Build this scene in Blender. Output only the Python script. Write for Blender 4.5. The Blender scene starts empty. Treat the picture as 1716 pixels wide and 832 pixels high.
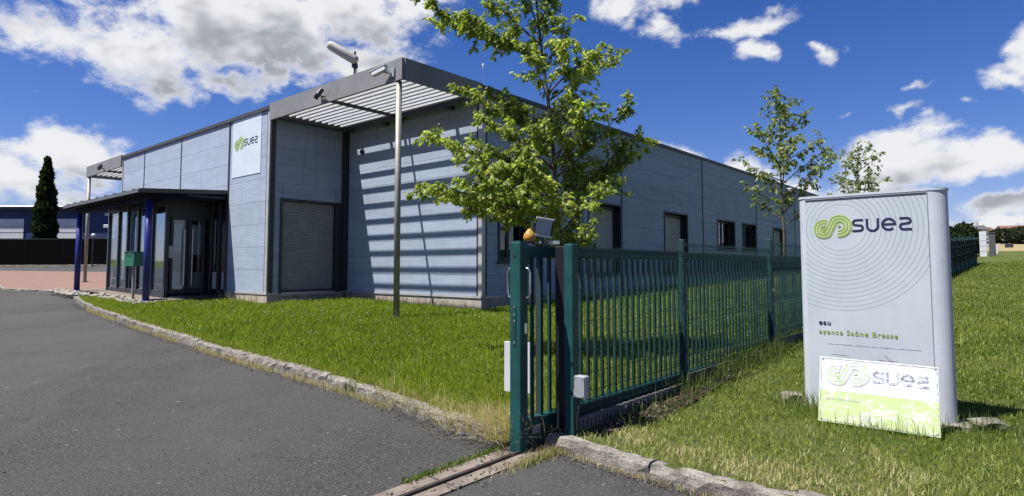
import bpy, bmesh, math, random
import numpy as np
from mathutils import Vector, Matrix
R = math.radians
random.seed(7)
rng = np.random.default_rng(11)
S = bpy.context.scene
COL = S.collection

# ------------------------------------------------------------------ camera
cam_d = bpy.data.cameras.new('camera'); cam = bpy.data.objects.new('camera', cam_d); COL.objects.link(cam)
cam.location = (0, 0, 1.65)
cam.rotation_euler = (R(90 + 3.6), 0, 0)
cam_d.sensor_width = 36; cam_d.lens = 1020 / 1716 * 36
cam_d.shift_y = -(416 - (447 - 1020 * math.tan(R(3.6)))) / 1716
cam_d.clip_start = .05; cam_d.clip_end = 5000
S.camera = cam

# ------------------------------------------------------------------ light, sky
SUN = Vector((-.4636, -.1873, 1)).normalized()          # towards the sun
sl = bpy.data.lights.new('sun', 'SUN'); sl.energy = 5.0; sl.angle = R(.53); sl.color = (1, .97, .93)
so = bpy.data.objects.new('sun', sl); COL.objects.link(so)
so.rotation_euler = SUN.to_track_quat('Z', 'Y').to_euler(); so.location = SUN * 60
S.view_settings.view_transform = 'Standard'; S.view_settings.look = 'None'
S.view_settings.exposure = 1.1; S.view_settings.gamma = 1
S.view_settings.use_curve_mapping = False

W = bpy.data.worlds.new('World'); S.world = W; W.use_nodes = True
wt = W.node_tree; wt.nodes.clear()
W.cycles.sampling_method = 'MANUAL'; W.cycles.sample_map_resolution = 512
S.cycles.max_bounces = 6; S.cycles.diffuse_bounces = 2; S.cycles.glossy_bounces = 3; S.cycles.transmission_bounces = 4; S.cycles.transparent_max_bounces = 12

class NT:
    """tiny node-graph writer"""
    def __init__(s, tree): s.t = tree
    def n(s, typ, **kw):
        nd = s.t.nodes.new(typ)
        for k, v in kw.items(): setattr(nd, k, v)
        return nd
    def put(s, sock, val):
        if isinstance(val, bpy.types.NodeSocket): s.t.links.new(val, sock)
        elif val is not None: sock.default_value = val
    def m(s, op, a, b=None, c=None, clamp=False):
        nd = s.n('ShaderNodeMath', operation=op, use_clamp=clamp)
        for i, v in enumerate((a, b, c)): s.put(nd.inputs[i], v)
        return nd.outputs[0]
    def v(s, op, a, b=None, c=None):
        nd = s.n('ShaderNodeVectorMath', operation=op)
        s.put(nd.inputs[0], a)
        if op == 'SCALE': s.put(nd.inputs['Scale'], b)
        else:
            s.put(nd.inputs[1], b)
            if c is not None: s.put(nd.inputs[2], c)
        return nd.outputs['Value'] if op in ('LENGTH', 'DOT_PRODUCT', 'DISTANCE') else nd.outputs[0]
    def mix(s, f, a, b, blend='MIX'):
        nd = s.n('ShaderNodeMix', data_type='RGBA', blend_type=blend)
        s.put(nd.inputs[0], f); s.put(nd.inputs[6], a); s.put(nd.inputs[7], b)
        return nd.outputs[2]
    def noise(s, vec, scale, detail=2, rough=.5, dist=0, col=False):
        nd = s.n('ShaderNodeTexNoise')
        s.put(nd.inputs['Vector'], vec); s.put(nd.inputs['Scale'], scale); nd.inputs['Detail'].default_value = detail
        nd.inputs['Roughness'].default_value = rough; nd.inputs['Distortion'].default_value = dist
        return nd.outputs['Color' if col else 'Fac']
    def ramp(s, f, lo, hi, a=0., b=1., smooth=True):
        nd = s.n('ShaderNodeMapRange', interpolation_type='SMOOTHSTEP' if smooth else 'LINEAR')
        s.put(nd.inputs[0], f); s.put(nd.inputs[1], lo); s.put(nd.inputs[2], hi); s.put(nd.inputs[3], a); s.put(nd.inputs[4], b)
        return nd.outputs[0]
    def sep(s, vec):
        nd = s.n('ShaderNodeSeparateXYZ'); s.put(nd.inputs[0], vec); return nd.outputs
    def comb(s, x=0., y=0., z=0.):
        nd = s.n('ShaderNodeCombineXYZ')
        for i, q in enumerate((x, y, z)): s.put(nd.inputs[i], q)
        return nd.outputs[0]

# cumulus in (azimuth, elevation) degrees: az, el, half width, half height, weight
CLOUDS = [(-24, 20.5, 13, 5.6, 1.1), (-32, 16.5, 8, 3.6, .9), (-16.5, 22.5, 9, 4, 1.0), (-14, 18.2, 5, 2.8, .85), (-38.5, 17.2, 4.5, 1.8, .6),
          (-21.2, 16.3, 2.8, 1.5, .7), (-26, 15.3, 3.2, 1.4, .6), (-41, 20, 6, 1.6, .5),
          (-36.5, 8.6, 4.6, 2.4, 1.0), (-40, 6.8, 5, 2.4, .85), (-34, 5.0, 6, 1.6, .75), (-41.5, 11.6, 1.2, .5, .5),
          (-30.5, 7.8, 1.8, 1.0, .55), (-44, 9, 4, 2, .8), (-30, 3.6, 5, 1.3, .6), (-50, 14, 8, 3, .8), (-9.5, 22.8, 5, 2.4, .85), (-12.5, 20.5, 2.4, 1.6, .6),
          (10.8, 23.0, 2.7, 2.0, .62), (13.6, 20.7, 2.2, 1.3, .58), (15.5, 23.5, 2.5, 1.5, .52), (21.6, 20.8, 4.4, 1.1, .72), (22.3, 18.5, 2.6, 1.1, .75), (21, 24.5, 7, 1.2, .6),
          (27.2, 17.8, 1.5, .5, .5), (32.3, 12.4, 1.6, .6, .5), (33.2, 14.0, .9, .4, .4), (29, 12.6, .9, .4, .35), (37, 12, 1, .6, .4),
          (41.5, 14.3, 2.8, 2.4, .95), (39.3, 13.7, 1.8, .8, .6), (47, 15, 5, 3, .9),
          (14.5, 9.3, 4.2, 2.4, 1.15), (19.5, 7.8, 5, 2.2, 1.1), (24, 6.2, 4, 1.8, .9), (16, 6.2, 9, 2.4, 1.0),
          (32.6, 8.6, 4.6, 2.9, 1.15), (37.5, 8.0, 4.2, 2.1, 1.05), (28.8, 5.8, 2.8, 1.3, .75), (31, 5.6, 5.5, 1.6, .8), (39.5, 4.6, 3.4, 1.4, .9),
          (31, 3.2, 4.5, 1.1, .7), (38.2, 3.0, 4.6, .7, .75), (42, 2, 5, .7, .6), (30, 2, 5, .6, .5), (46, 7, 5, 2.5, .9)]
def cloud_group(name, wd, fd):
    grp = bpy.data.node_groups.new(name, 'ShaderNodeTree')
    grp.interface.new_socket('Vector', in_out='INPUT', socket_type='NodeSocketVector')
    grp.interface.new_socket('Cover', in_out='OUTPUT', socket_type='NodeSocketFloat')
    g = NT(grp); gi = g.n('NodeGroupInput'); go = g.n('NodeGroupOutput')
    d = g.v('NORMALIZE', gi.outputs[0])
    warp = g.v('SCALE', g.v('SUBTRACT', g.noise(d, 9, wd, .6, 0, True), (.5, .5, .5)), .09)
    dw = g.v('ADD', d, warp)
    x, y, z = g.sep(dw)
    az = g.m('MULTIPLY', g.m('ARCTAN2', x, y), 57.2958); el = g.m('MULTIPLY', g.m('ARCSINE', z), 57.2958)
    ae = g.comb(az, el, 0.)
    tot = None
    for (a_, e_, rx, ry, w_) in CLOUDS:
        ln = g.v('LENGTH', g.v('MULTIPLY_ADD', ae, (1 / rx, 1 / ry, 0), (-a_ / rx, -e_ / ry, 0)))
        b_ = g.m('MULTIPLY_ADD', ln, -w_, w_)
        tot = b_ if tot is None else g.m('SMOOTH_MAX', tot, b_, .12)
    # the rest of the dome carries sparser broken cumulus, thinned to lower the ambient light
    wild = g.m('MULTIPLY', g.m('SUBTRACT', g.noise(g.v('MULTIPLY', d, (1, 1, 1.7)), 3.1, 3, .55), .585), 4.2)
    away = g.m('MAXIMUM', g.ramp(g.m('ABSOLUTE', az), 46, 58), g.ramp(el, 26, 33))
    tot = g.m('MAXIMUM', tot, g.m('SUBTRACT', wild, g.m('MULTIPLY', g.m('SUBTRACT', 1., away), 4.)))
    fb = g.noise(g.v('MULTIPLY', d, (1, 1, 1.5)), 17, fd, .62, .2)
    tot = g.m('ADD', tot, g.m('MULTIPLY', g.m('SUBTRACT', fb, .52), 1.9))
    g.put(go.inputs[0], tot)
    return grp

w = NT(wt)
tc = w.n('ShaderNodeTexCoord'); D = tc.outputs['Generated']
sky = w.n('ShaderNodeTexSky', sky_type='NISHITA', sun_disc=False)
sky.sun_elevation = math.asin(SUN.z); sky.sun_rotation = math.atan2(SUN.x, SUN.y)
sky.altitude = 200; sky.air_density = 1.0; sky.dust_density = .25; sky.ozone_density = 2.2
hs = w.n('ShaderNodeHueSaturation'); hs.inputs['Saturation'].default_value = 1.25; hs.inputs['Value'].default_value = .79
w.put(hs.inputs['Color'], w.mix(1., sky.outputs[0], (1.12, 1.05, 1.36, 1), 'MULTIPLY'))
c1 = w.n('ShaderNodeGroup', node_tree=cloud_group('cloud_cover', 3, 6)); w.put(c1.inputs[0], D)
up = w.v('ADD', D, w.v('SCALE', tuple(SUN), .055))
c2 = w.n('ShaderNodeGroup', node_tree=cloud_group('cloud_above', 1, 2)); w.put(c2.inputs[0], up)
alpha = w.ramp(c1.outputs[0], -.06, .5)
thick = w.m('MULTIPLY', w.ramp(c2.outputs[0], .05, .95), w.ramp(c1.outputs[0], .15, .6))
ccol = w.mix(thick, (8.2, 8.25, 8.4, 1), (3.5, 3.7, 4.1, 1))
col = w.mix(w.m('MULTIPLY', alpha, .97), hs.outputs[0], ccol)
bg = w.n('ShaderNodeBackground'); bg.inputs['Strength'].default_value = .05; w.put(bg.inputs[0], col)
wo = w.n('ShaderNodeOutputWorld'); w.put(wo.inputs[0], bg.outputs[0])

# ------------------------------------------------------------------ materials
MAT = {}
def mat(name, base, rough=.6, metal=0., build=None, spec=.5):
    m_ = bpy.data.materials.new(name); m_.use_nodes = True
    t = NT(m_.node_tree); bs = m_.node_tree.nodes['Principled BSDF']
    bs.inputs['Base Color'].default_value = (*base, 1); bs.inputs['Roughness'].default_value = rough
    bs.inputs['Metallic'].default_value = metal; bs.inputs['Specular IOR Level'].default_value = spec
    if build: build(t, bs)
    MAT[name] = m_
    return m_
def objco(t): return t.n('ShaderNodeTexCoord').outputs['Object']
def geo(t): return t.n('ShaderNodeNewGeometry').outputs['Position']
def bump(t, bs, h, strength=.3, dist=.01):
    nd = t.n('ShaderNodeBump'); nd.inputs['Strength'].default_value = strength; nd.inputs['Distance'].default_value = dist
    t.put(nd.inputs['Height'], h); t.put(bs.inputs['Normal'], nd.outputs[0])
def vary(c, amt=.15, scale=3., grime=0., gscale=9, relief=0., rscale=60, stretch=(1, 1, 1), rnd=.0):
    """colour grain + soft dirt + fine relief, per object random tint"""
    def f(t, bs):
        p = t.v('MULTIPLY', geo(t), stretch)
        n1 = t.noise(p, scale, 5, .6)
        lo = tuple(q * (1 - amt) for q in c) + (1,); hi = tuple(min(1, q * (1 + amt)) for q in c) + (1,)
        cc = t.mix(t.ramp(n1, .3, .7), lo, hi)
        if grime:
            n2 = t.noise(p, gscale, 6, .65)
            cc = t.mix(t.m('MULTIPLY', t.ramp(n2, .52, .75), grime), cc, (c[0] * .4, c[1] * .38, c[2] * .32, 1))
        if rnd:
            oi = t.n('ShaderNodeObjectInfo').outputs['Random']
            cc = t.mix(1., cc, t.comb(*[t.m('MULTIPLY_ADD', oi, 2 * rnd, 1 - rnd)] * 3), 'MULTIPLY')
        t.put(bs.inputs['Base Color'], cc)
        if relief: bump(t, bs, t.noise(p, rscale, 4, .6), relief, .01)
    return f

def asphalt(t, bs):
    p = geo(t)
    fine = t.noise(p, 62, 4, .75); mid = t.noise(p, 30, 4, .6); big = t.noise(p, .45, 4, .6)
    vo = t.n('ShaderNodeTexVoronoi'); t.put(vo.inputs['Vector'], p); vo.inputs['Scale'].default_value = 120
    stone = t.sep(vo.outputs['Color'])[0]
    c = t.mix(t.ramp(fine, .25, .75), (.008, .008, .009, 1), (.092, .09, .086, 1))
    c = t.mix(t.ramp(stone, .84, 1.), c, (.15, .146, .14, 1))
    c = t.mix(t.m('MULTIPLY', t.ramp(mid, .45, .7), .35), c, (.085, .083, .081, 1))
    c = t.mix(t.m('MULTIPLY', t.ramp(big, .4, .66), .6), c, (.085, .082, .077, 1))
    patch = t.ramp(t.noise(t.v('MULTIPLY', p, (1, .6, 1)), .16, 5, .68, .6), .48, .56)
    c = t.mix(t.m('MULTIPLY', patch, .3), c, (.105, .1, .094, 1))
    stain = t.ramp(t.noise(p, 1.1, 6, .72, .4), .6, .72)
    c = t.mix(t.m('MULTIPLY', stain, .4), c, (.03, .03, .03, 1))
    spots = t.ramp(t.noise(p, 14, 2, .5), .73, .76)
    c = t.mix(t.m('MULTIPLY', spots, .6), c, (.33, .32, .3, 1))
    t.put(bs.inputs['Base Color'], c)
    bump(t, bs, t.m('ADD', fine, t.m('MULTIPLY', vo.outputs['Distance'], .6)), .75, .012)
mat('asphalt', (.06, .06, .06), .9, 0, asphalt, .25)

def concrete_old(t, bs):
    p = geo(t)
    n = t.noise(p, 7, 6, .7); f_ = t.noise(p, 70, 4, .7)
    c = t.mix(t.ramp(n, .3, .7), (.17, .152, .13, 1), (.44, .4, .345, 1))
    c = t.mix(t.ramp(f_, .45, .72), c, (.08, .072, .06, 1))
    c = t.mix(t.m('MULTIPLY', t.ramp(t.noise(p, 3.3, 5, .7), .55, .68), .6), c, (.12, .13, .05, 1))
    t.put(bs.inputs['Base Color'], c); bump(t, bs, t.m('ADD', n, f_), .7, .02)
mat('old_concrete', (.3, .28, .25), .95, 0, concrete_old, .2)
mat('track_concrete', (.21, .175, .145), .95, 0, vary((.21, .175, .145), .35, 6, .65, 18, .7, 80), .2)
mat('plinth', (.52, .46, .38), .9, 0, vary((.5, .44, .36), .16, 2.5, .5, 6, .3, 50), .2)
mat('grey_kickboard', (.24, .23, .22), .95, 0, vary((.22, .21, .2), .2, 6, .4, 18, .4, 60), .2)

def brickpave(t, bs):
    p = geo(t)
    br = t.n('ShaderNodeTexBrick'); t.put(br.inputs['Vector'], t.v('MULTIPLY', p, (4.5, 4.5, 0)))
    br.inputs['Color1'].default_value = (.23, .12, .095, 1); br.inputs['Color2'].default_value = (.31, .18, .14, 1); br.inputs['Mortar'].default_value = (.2, .15, .12, 1)
    br.inputs['Scale'].default_value = 1; br.inputs['Mortar Size'].default_value = .03
    c = t.mix(t.m('MULTIPLY', t.ramp(t.noise(p, 1.4, 5, .7), .45, .7), .55), br.outputs[0], (.27, .21, .165, 1))
    t.put(bs.inputs['Base Color'], c); bump(t, bs, br.outputs[1], .4, .01)
mat('brick_paving', (.4, .2, .15), .9, 0, brickpave, .2)

def soil_lawn(a, b, dry):
    def f(t, bs):
        p = geo(t)
        n = t.noise(p, .9, 5, .65); f_ = t.noise(p, 22, 5, .75)
        c = t.mix(t.ramp(n, .35, .65), a, b)
        c = t.mix(t.m('MULTIPLY', t.ramp(f_, .35, .75), .8), c, tuple(q * .35 for q in a[:3]) + (1,))
        c = t.mix(t.m('MULTIPLY', t.ramp(t.noise(p, 2.6, 4, .6), .52, .72), .5), c, dry)
        t.put(bs.inputs['Base Color'], c); bump(t, bs, f_, .9, .05)
    return f
mat('lawn_ground', (.08, .1, .03), 1, 0, soil_lawn((.15, .19, .025, 1), (.19, .23, .033, 1), (.25, .22, .08, 1)), .1)
mat('verge_ground', (.08, .1, .03), 1, 0, soil_lawn((.1, .135, .03, 1), (.135, .16, .04, 1), (.2, .19, .08, 1)), .1)
mat('soil', (.09, .07, .05), 1, 0, vary((.075, .06, .043), .45, 14, .3, 30, .8, 40), .1)
mat('dry_field', (.34, .27, .14), 1, 0, vary((.34, .27, .14), .2, .3, 0, 9, 0), .1)

def blades(stops, tr_w=.45):
    def f(t, bs):
        at = t.n('ShaderNodeAttribute'); at.attribute_name = 'tint'
        rp = t.n('ShaderNodeValToRGB'); el_ = rp.color_ramp.elements
        while len(el_) < len(stops): el_.new(.5)
        for e, (pos, c) in zip(el_, stops): e.position = pos; e.color = (*c, 1)
        t.put(rp.inputs[0], at.outputs['Fac']); t.put(bs.inputs['Base Color'], rp.outputs[0])
        tr = t.n('ShaderNodeBsdfTranslucent'); t.put(tr.inputs[0], t.mix(1., rp.outputs[0], (1.25, 1.3, .7, 1), 'MULTIPLY'))
        ms = t.n('ShaderNodeMixShader'); ms.inputs[0].default_value = tr_w
        t.put(ms.inputs[1], bs.outputs[0]); t.put(ms.inputs[2], tr.outputs[0])
        t.put(t.t.nodes['Material Output'].inputs[0], ms.outputs[0])
    return f
mat('grass', (.08, .12, .02), .55, 0, blades([(0, (.15, .215, .018)), (.45, (.27, .36, .028)), (.78, (.33, .39, .045)), (.9, (.36, .35, .1)), (1, (.45, .4, .18))]), .3)
mat('verge_grass', (.08, .12, .02), .55, 0, blades([(0, (.14, .2, .025)), (.35, (.245, .315, .05)), (.6, (.37, .42, .1)), (.82, (.58, .55, .23)), (1, (.76, .68, .4))]), .3)
mat('straw', (.4, .32, .17), .8, 0, blades([(0, (.22, .26, .07)), (.3, (.5, .41, .2)), (.7, (.7, .58, .34)), (1, (.85, .75, .52))]), .2)
mat('weed', (.08, .13, .03), .6, 0, blades([(0, (.1, .16, .03)), (.6, (.2, .28, .06)), (1, (.4, .42, .17))]), .3)
mat('tree_leaf', (.09, .14, .03), .45, 0, blades([(0, (.17, .235, .04)), (.5, (.39, .49, .085)), (1, (.66, .72, .21))], .58), .4)
mat('young_leaf', (.09, .14, .03), .45, 0, blades([(0, (.12, .18, .05)), (.5, (.27, .34, .1)), (1, (.5, .54, .2))]), .4)
mat('cypress_leaf', (.02, .035, .015), .7, 0, blades([(0, (.012, .022, .01)), (.6, (.022, .04, .014)), (1, (.045, .065, .022))]), .2)
mat('far_leaf', (.03, .045, .02), .8, 0, blades([(0, (.018, .028, .014)), (.6, (.032, .05, .02)), (1, (.06, .075, .03))]), .2)
mat('litter', (.16, .11, .07), .9, 0, blades([(0, (.05, .035, .025)), (.5, (.16, .11, .07)), (1, (.42, .37, .3))]), .2)
mat('clover_white', (.62, .64, .52), .8)
mat('pebble', (.36, .33, .28), .9, 0, vary((.36, .33, .28), .35, 6, .3, 14, .3, 40), .2)
mat('bark', (.16, .13, .1), .9, 0, vary((.15, .125, .095), .35, 14, .4, 25, .6, 70, (1, 1, .3)), .2)

def cladding(c):
    def f(t, bs):
        p = objco(t); g_ = geo(t)
        gz = t.sep(g_)
        n = t.noise(t.v('MULTIPLY', g_, (1, 1, 5)), 1.1, 4, .6)
        streak = t.noise(t.v('MULTIPLY', g_, (6, 6, .35)), 1.3, 5, .65)
        cc = t.mix(t.ramp(n, .3, .7), tuple(q * .93 for q in c) + (1,), tuple(q * 1.06 for q in c) + (1,))
        cc = t.mix(t.m('MULTIPLY', t.ramp(streak, .5, .78), .45), cc, tuple(q * .66 for q in c) + (1,))
        oi = t.n('ShaderNodeObjectInfo').outputs['Random']
        cc = t.mix(1., cc, t.comb(*[t.m('MULTIPLY_ADD', oi, .09, .955)] * 3), 'MULTIPLY')
        t.put(bs.inputs['Base Color'], cc)
        rib = t.m('SINE', t.m('MULTIPLY', gz[2], 150.))
        bump(t, bs, t.m('ADD', t.m('MULTIPLY', rib, .1), t.noise(t.v('MULTIPLY', g_, (1, 1, 3)), 2.2, 3, .5)), .22, .02)
    return f
mat('cladding', (.41, .472, .575), .62, .0, cladding((.41, .472, .575)), .08)
mat('joint_dark', (.045, .048, .055), .5, .2)
mat('trim_light', (.62, .6, .58), .45, .3, vary((.6, .58, .56), .12, 4), .5)
mat('fascia', (.27, .27, .27), .6, .0, vary((.265, .268, .27), .1, 1.2, .2, 3), .15)
mat('wall_plate', (.7, .77, .83), .4, 0, vary((.7, .77, .83), .04, 2, .1, 5), .3)
mat('roof_cap', (.09, .085, .085), .5, .2, vary((.09, .085, .085), .15, 2), .4)
mat('roof', (.22, .22, .22), .8, 0, vary((.22, .22, .22), .2, 1), .3)
mat('slat_white', (.72, .73, .75), .45, 0, vary((.72, .73, .75), .06, 3, .15, 8), .4)
mat('pole_grey', (.34, .325, .28), .55, .35, vary((.34, .32, .27), .16, 5, .35, 14, .1, 90), .5)
mat('frame_dark', (.05, .055, .065), .45, .3)
mat('shutter', (.33, .34, .34), .55, .1, vary((.33, .34, .34), .08, 2, .2, 6), .4)
mat('window_shutter', (.5, .51, .5), .6, 0, vary((.5, .51, .5), .08, 2, .2, 6), .2)
mat('blind', (.5, .48, .47), .8, 0, vary((.48, .46, .45), .15, 2.5, .25, 5), .2)
def glass(c, rough=.04):
    def f(t, bs):
        bs.inputs['Coat Weight'].default_value = .6; bs.inputs['Coat Roughness'].default_value = .02
    return f
mat('dark_glass', (.012, .014, .016), .04, 0, glass(0), .9)
def clear(t, bs):
    gl = t.n('ShaderNodeBsdfGlossy'); gl.inputs['Roughness'].default_value = .01
    tr = t.n('ShaderNodeBsdfTransparent'); tr.inputs[0].default_value = (.84, .9, .92, 1)
    fr = t.n('ShaderNodeFresnel'); fr.inputs[0].default_value = 1.6
    ms = t.n('ShaderNodeMixShader'); t.put(ms.inputs[0], t.m('MULTIPLY_ADD', fr.outputs[0], 1.2, .05, clamp=True)); t.put(ms.inputs[1], tr.outputs[0]); t.put(ms.inputs[2], gl.outputs[0])
    t.put(t.t.nodes['Material Output'].inputs[0], ms.outputs[0])
mat('clear_glass', (.8, .85, .85), .02, 0, clear)
def solar(t, bs):
    gl = t.n('ShaderNodeBsdfGlossy'); gl.inputs['Roughness'].default_value = .015; gl.inputs[0].default_value = (.8, .9, 1, 1)
    tr = t.n('ShaderNodeBsdfTransparent'); tr.inputs[0].default_value = (.7, .78, .8, 1)
    ms = t.n('ShaderNodeMixShader'); ms.inputs[0].default_value = .42; t.put(ms.inputs[1], tr.outputs[0]); t.put(ms.inputs[2], gl.outputs[0])
    t.put(t.t.nodes['Material Output'].inputs[0], ms.outputs[0])
mat('solar_glass', (.5, .55, .6), .02, 0, solar)
mat('net_curtain', (.7, .76, .8), .9, 0, vary((.68, .75, .8), .12, 3, 0, 9, 0, 60, (4, 4, .2)), .1)
mat('blue_paint', (.012, .018, .2), .4, 0, vary((.012, .02, .21), .15, 4, .25, 10), .5)
mat('canopy_top', (.16, .17, .17), .5, .2, vary((.16, .17, .17), .12, 2), .4)
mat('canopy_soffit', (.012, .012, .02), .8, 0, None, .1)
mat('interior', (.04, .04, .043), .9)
mat('poster_blue', (.04, .17, .6), .5, 0, vary((.04, .17, .6), .3, 6), .4)
mat('paper', (.6, .62, .6), .8, 0, vary((.6, .62, .6), .15, 12), .2)
def teal(c):
    def f(t, bs):
        p = geo(t)
        n = t.noise(p, 6, 5, .6)
        cc = t.mix(t.ramp(n, .3, .7), tuple(q * .85 for q in c) + (1,), tuple(q * 1.12 for q in c) + (1,))
        cc = t.mix(t.m('MULTIPLY', t.ramp(t.noise(p, 38, 5, .7), .6, .72), .4), cc, (.12, .16, .14, 1))
        t.put(bs.inputs['Base Color'], cc)
    return f
mat('green_paint', (.012, .085, .078), .5, 0, teal((.013, .08, .076)), .22)
mat('green_bar', (.02, .06, .06), .55, 0, teal((.02, .064, .06)), .18)
mat('green_wire', (.012, .075, .062), .45, 0, teal((.012, .048, .044)), .4)
mat('windbreak', (.025, .13, .12), .8, 0, vary((.025, .13, .12), .3, 2.5, .3, 9), .1)
mat('black_paint', (.014, .016, .022), .5, .0, None, .25)
mat('steel', (.55, .55, .54), .32, .9)
mat('rust_steel', (.06, .045, .042), .6, .4, vary((.055, .042, .04), .3, 12, .4, 30), .4)
mat('grey_plastic', (.36, .37, .4), .5, 0, vary((.36, .37, .4), .06, 5, .2, 12), .4)
mat('white_plastic', (.72, .73, .74), .45, 0, vary((.72, .73, .74), .04, 4, .1, 9), .4)
mat('dark_plastic', (.03, .03, .033), .5)
mat('orange_lens', (.62, .3, .03), .25, 0, vary((.6, .29, .03), .25, 20, .3, 30), .5)
mat('lamp_glass', (.34, .4, .46), .12, .0, vary((.34, .4, .46), .15, 12), .7)
mat('mail_green', (.02, .17, .095), .45, 0, vary((.02, .165, .09), .12, 4, .2, 9), .5)
mat('antenna_grey', (.5, .48, .44), .55, 0, vary((.48, .46, .42), .1, 4, .2, 9), .3)
mat('navy_clad', (.045, .065, .16), .6, 0, vary((.045, .065, .16), .15, .6), .2)
mat('pale_door', (.85, .84, .82), .6, 0, vary((.85, .84, .82), .06, 1), .3)
mat('white_roof', (.72, .72, .73), .6)
mat('black_screen', (.003, .003, .0035), .9, 0, None, .05)
mat('render_white', (.7, .68, .64), .9, 0, vary((.7, .68, .64), .08, 1), .2)
mat('render_pink', (.42, .24, .2), .9, 0, vary((.42, .24, .2), .1, 1), .2)
mat('tile_red', (.24, .12, .09), .85, 0, vary((.24, .12, .09), .25, 2), .2)
mat('slate', (.09, .09, .1), .8)
mat('road_grey', (.2, .2, .2), .9)
mat('ink_navy', (.012, .014, .06), .5)
mat('ink_green', (.26, .39, .075), .5)
mat('ink_green_dark', (.2, .33, .045), .5)
mat('ink_green_pale', (.55, .66, .3), .5)
mat('sign_side', (.6, .63, .68), .4, 0, vary((.6, .63, .68), .05, 3, .14, 7), .4)
def totem_face(t, bs):
    p = objco(t)                                    # panel-local metres: x across, z up
    x_, y_, z_ = t.sep(p)
    dd = t.v('LENGTH', t.comb(t.m('SUBTRACT', x_, -.22), 0., t.m('SUBTRACT', z_, 1.70)))
    fr = t.m('FRACT', t.m('DIVIDE', dd, .0395))
    line = t.m('MULTIPLY', t.ramp(t.m('ABSOLUTE', t.m('SUBTRACT', fr, .5)), .07, .13, 1., 0.), t.m('MULTIPLY', t.ramp(dd, .19, .2), t.ramp(dd,   .795, .805, 1., 0.)))
    base = t.mix(t.ramp(t.noise(p, 2.2, 5, .6), .35, .7), (.53, .585, .62, 1), (.6, .645, .68, 1))
    base = t.mix(t.m('MULTIPLY', t.ramp(t.noise(t.v('MULTIPLY', p, (1, 1, 7)), 2.6, 5, .7), .6, .75), t.ramp(z_, .75, .45, 0., .5)), base, (.36, .38, .4, 1))
    base = t.mix(t.m('MULTIPLY', t.ramp(t.noise(p, 26, 3, .6), .68, .74), .35), base, (.33, .34, .33, 1))
    t.put(bs.inputs['Base Color'], t.mix(t.m('MULTIPLY', line, .5), base, (.22, .29, .24, 1)))
mat('totem_face', (.6, .66, .72), .38, 0, totem_face, .4)
def faded_board(t, bs):
    p = objco(t); x_, y_, z_ = t.sep(p)
    wear = t.noise(p, 26, 6, .75); big = t.noise(p, 4.5, 3, .6)
    gsel = t.ramp(z_, .262, .268, 1., 0.)
    worn = t.ramp(t.m('ADD', wear, t.m('MULTIPLY', big, .75)),   .9, 1.0)
    gr = t.mix(worn, (.55, .66, .3, 1), (.72, .75, .64, 1))
    wh = t.mix(t.ramp(wear, .4, .7), (.64, .66, .68, 1), (.72, .73, .75, 1))
    t.put(bs.inputs['Base Color'], t.mix(gsel, wh, gr))
mat('faded_board', (.75, .77, .77), .5, 0, faded_board, .4)
def faded_ink(c):
    def f(t, bs):
        p = geo(t)
        t.put(bs.inputs['Base Color'], t.mix(t.ramp(t.noise(p, 34, 5, .75), .42, .6), c, (.74, .76, .78, 1)))
    return f
mat('faded_grey', (.3, .3, .36), .5, 0, faded_ink((.25, .25, .33, 1)), .3)
mat('faded_green', (.6, .7, .4), .5, 0, faded_ink((.52, .66, .3, 1)), .3)

# every colour above was picked at exposure .45: bring all albedos down to the exposure in use
ALBEDO = .67
for m_ in MAT.values():
    for nd in m_.node_tree.nodes:
        socks = []
        if nd.type == 'MIX' and nd.blend_type == 'MIX': socks = [nd.inputs[6], nd.inputs[7]]
        elif nd.type == 'TEX_BRICK': socks = [nd.inputs['Color1'], nd.inputs['Color2'], nd.inputs['Mortar']]
        elif nd.type == 'BSDF_PRINCIPLED' and nd.inputs['Metallic'].default_value < .8: socks = [nd.inputs['Base Color']]
        elif nd.type == 'VALTORGB':
            for e in nd.color_ramp.elements: e.color = [q * ALBEDO for q in e.color[:3]] + [1]
        for k in socks:
            if not k.is_linked: k.default_value = [q * ALBEDO for q in k.default_value[:3]] + [1]

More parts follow.
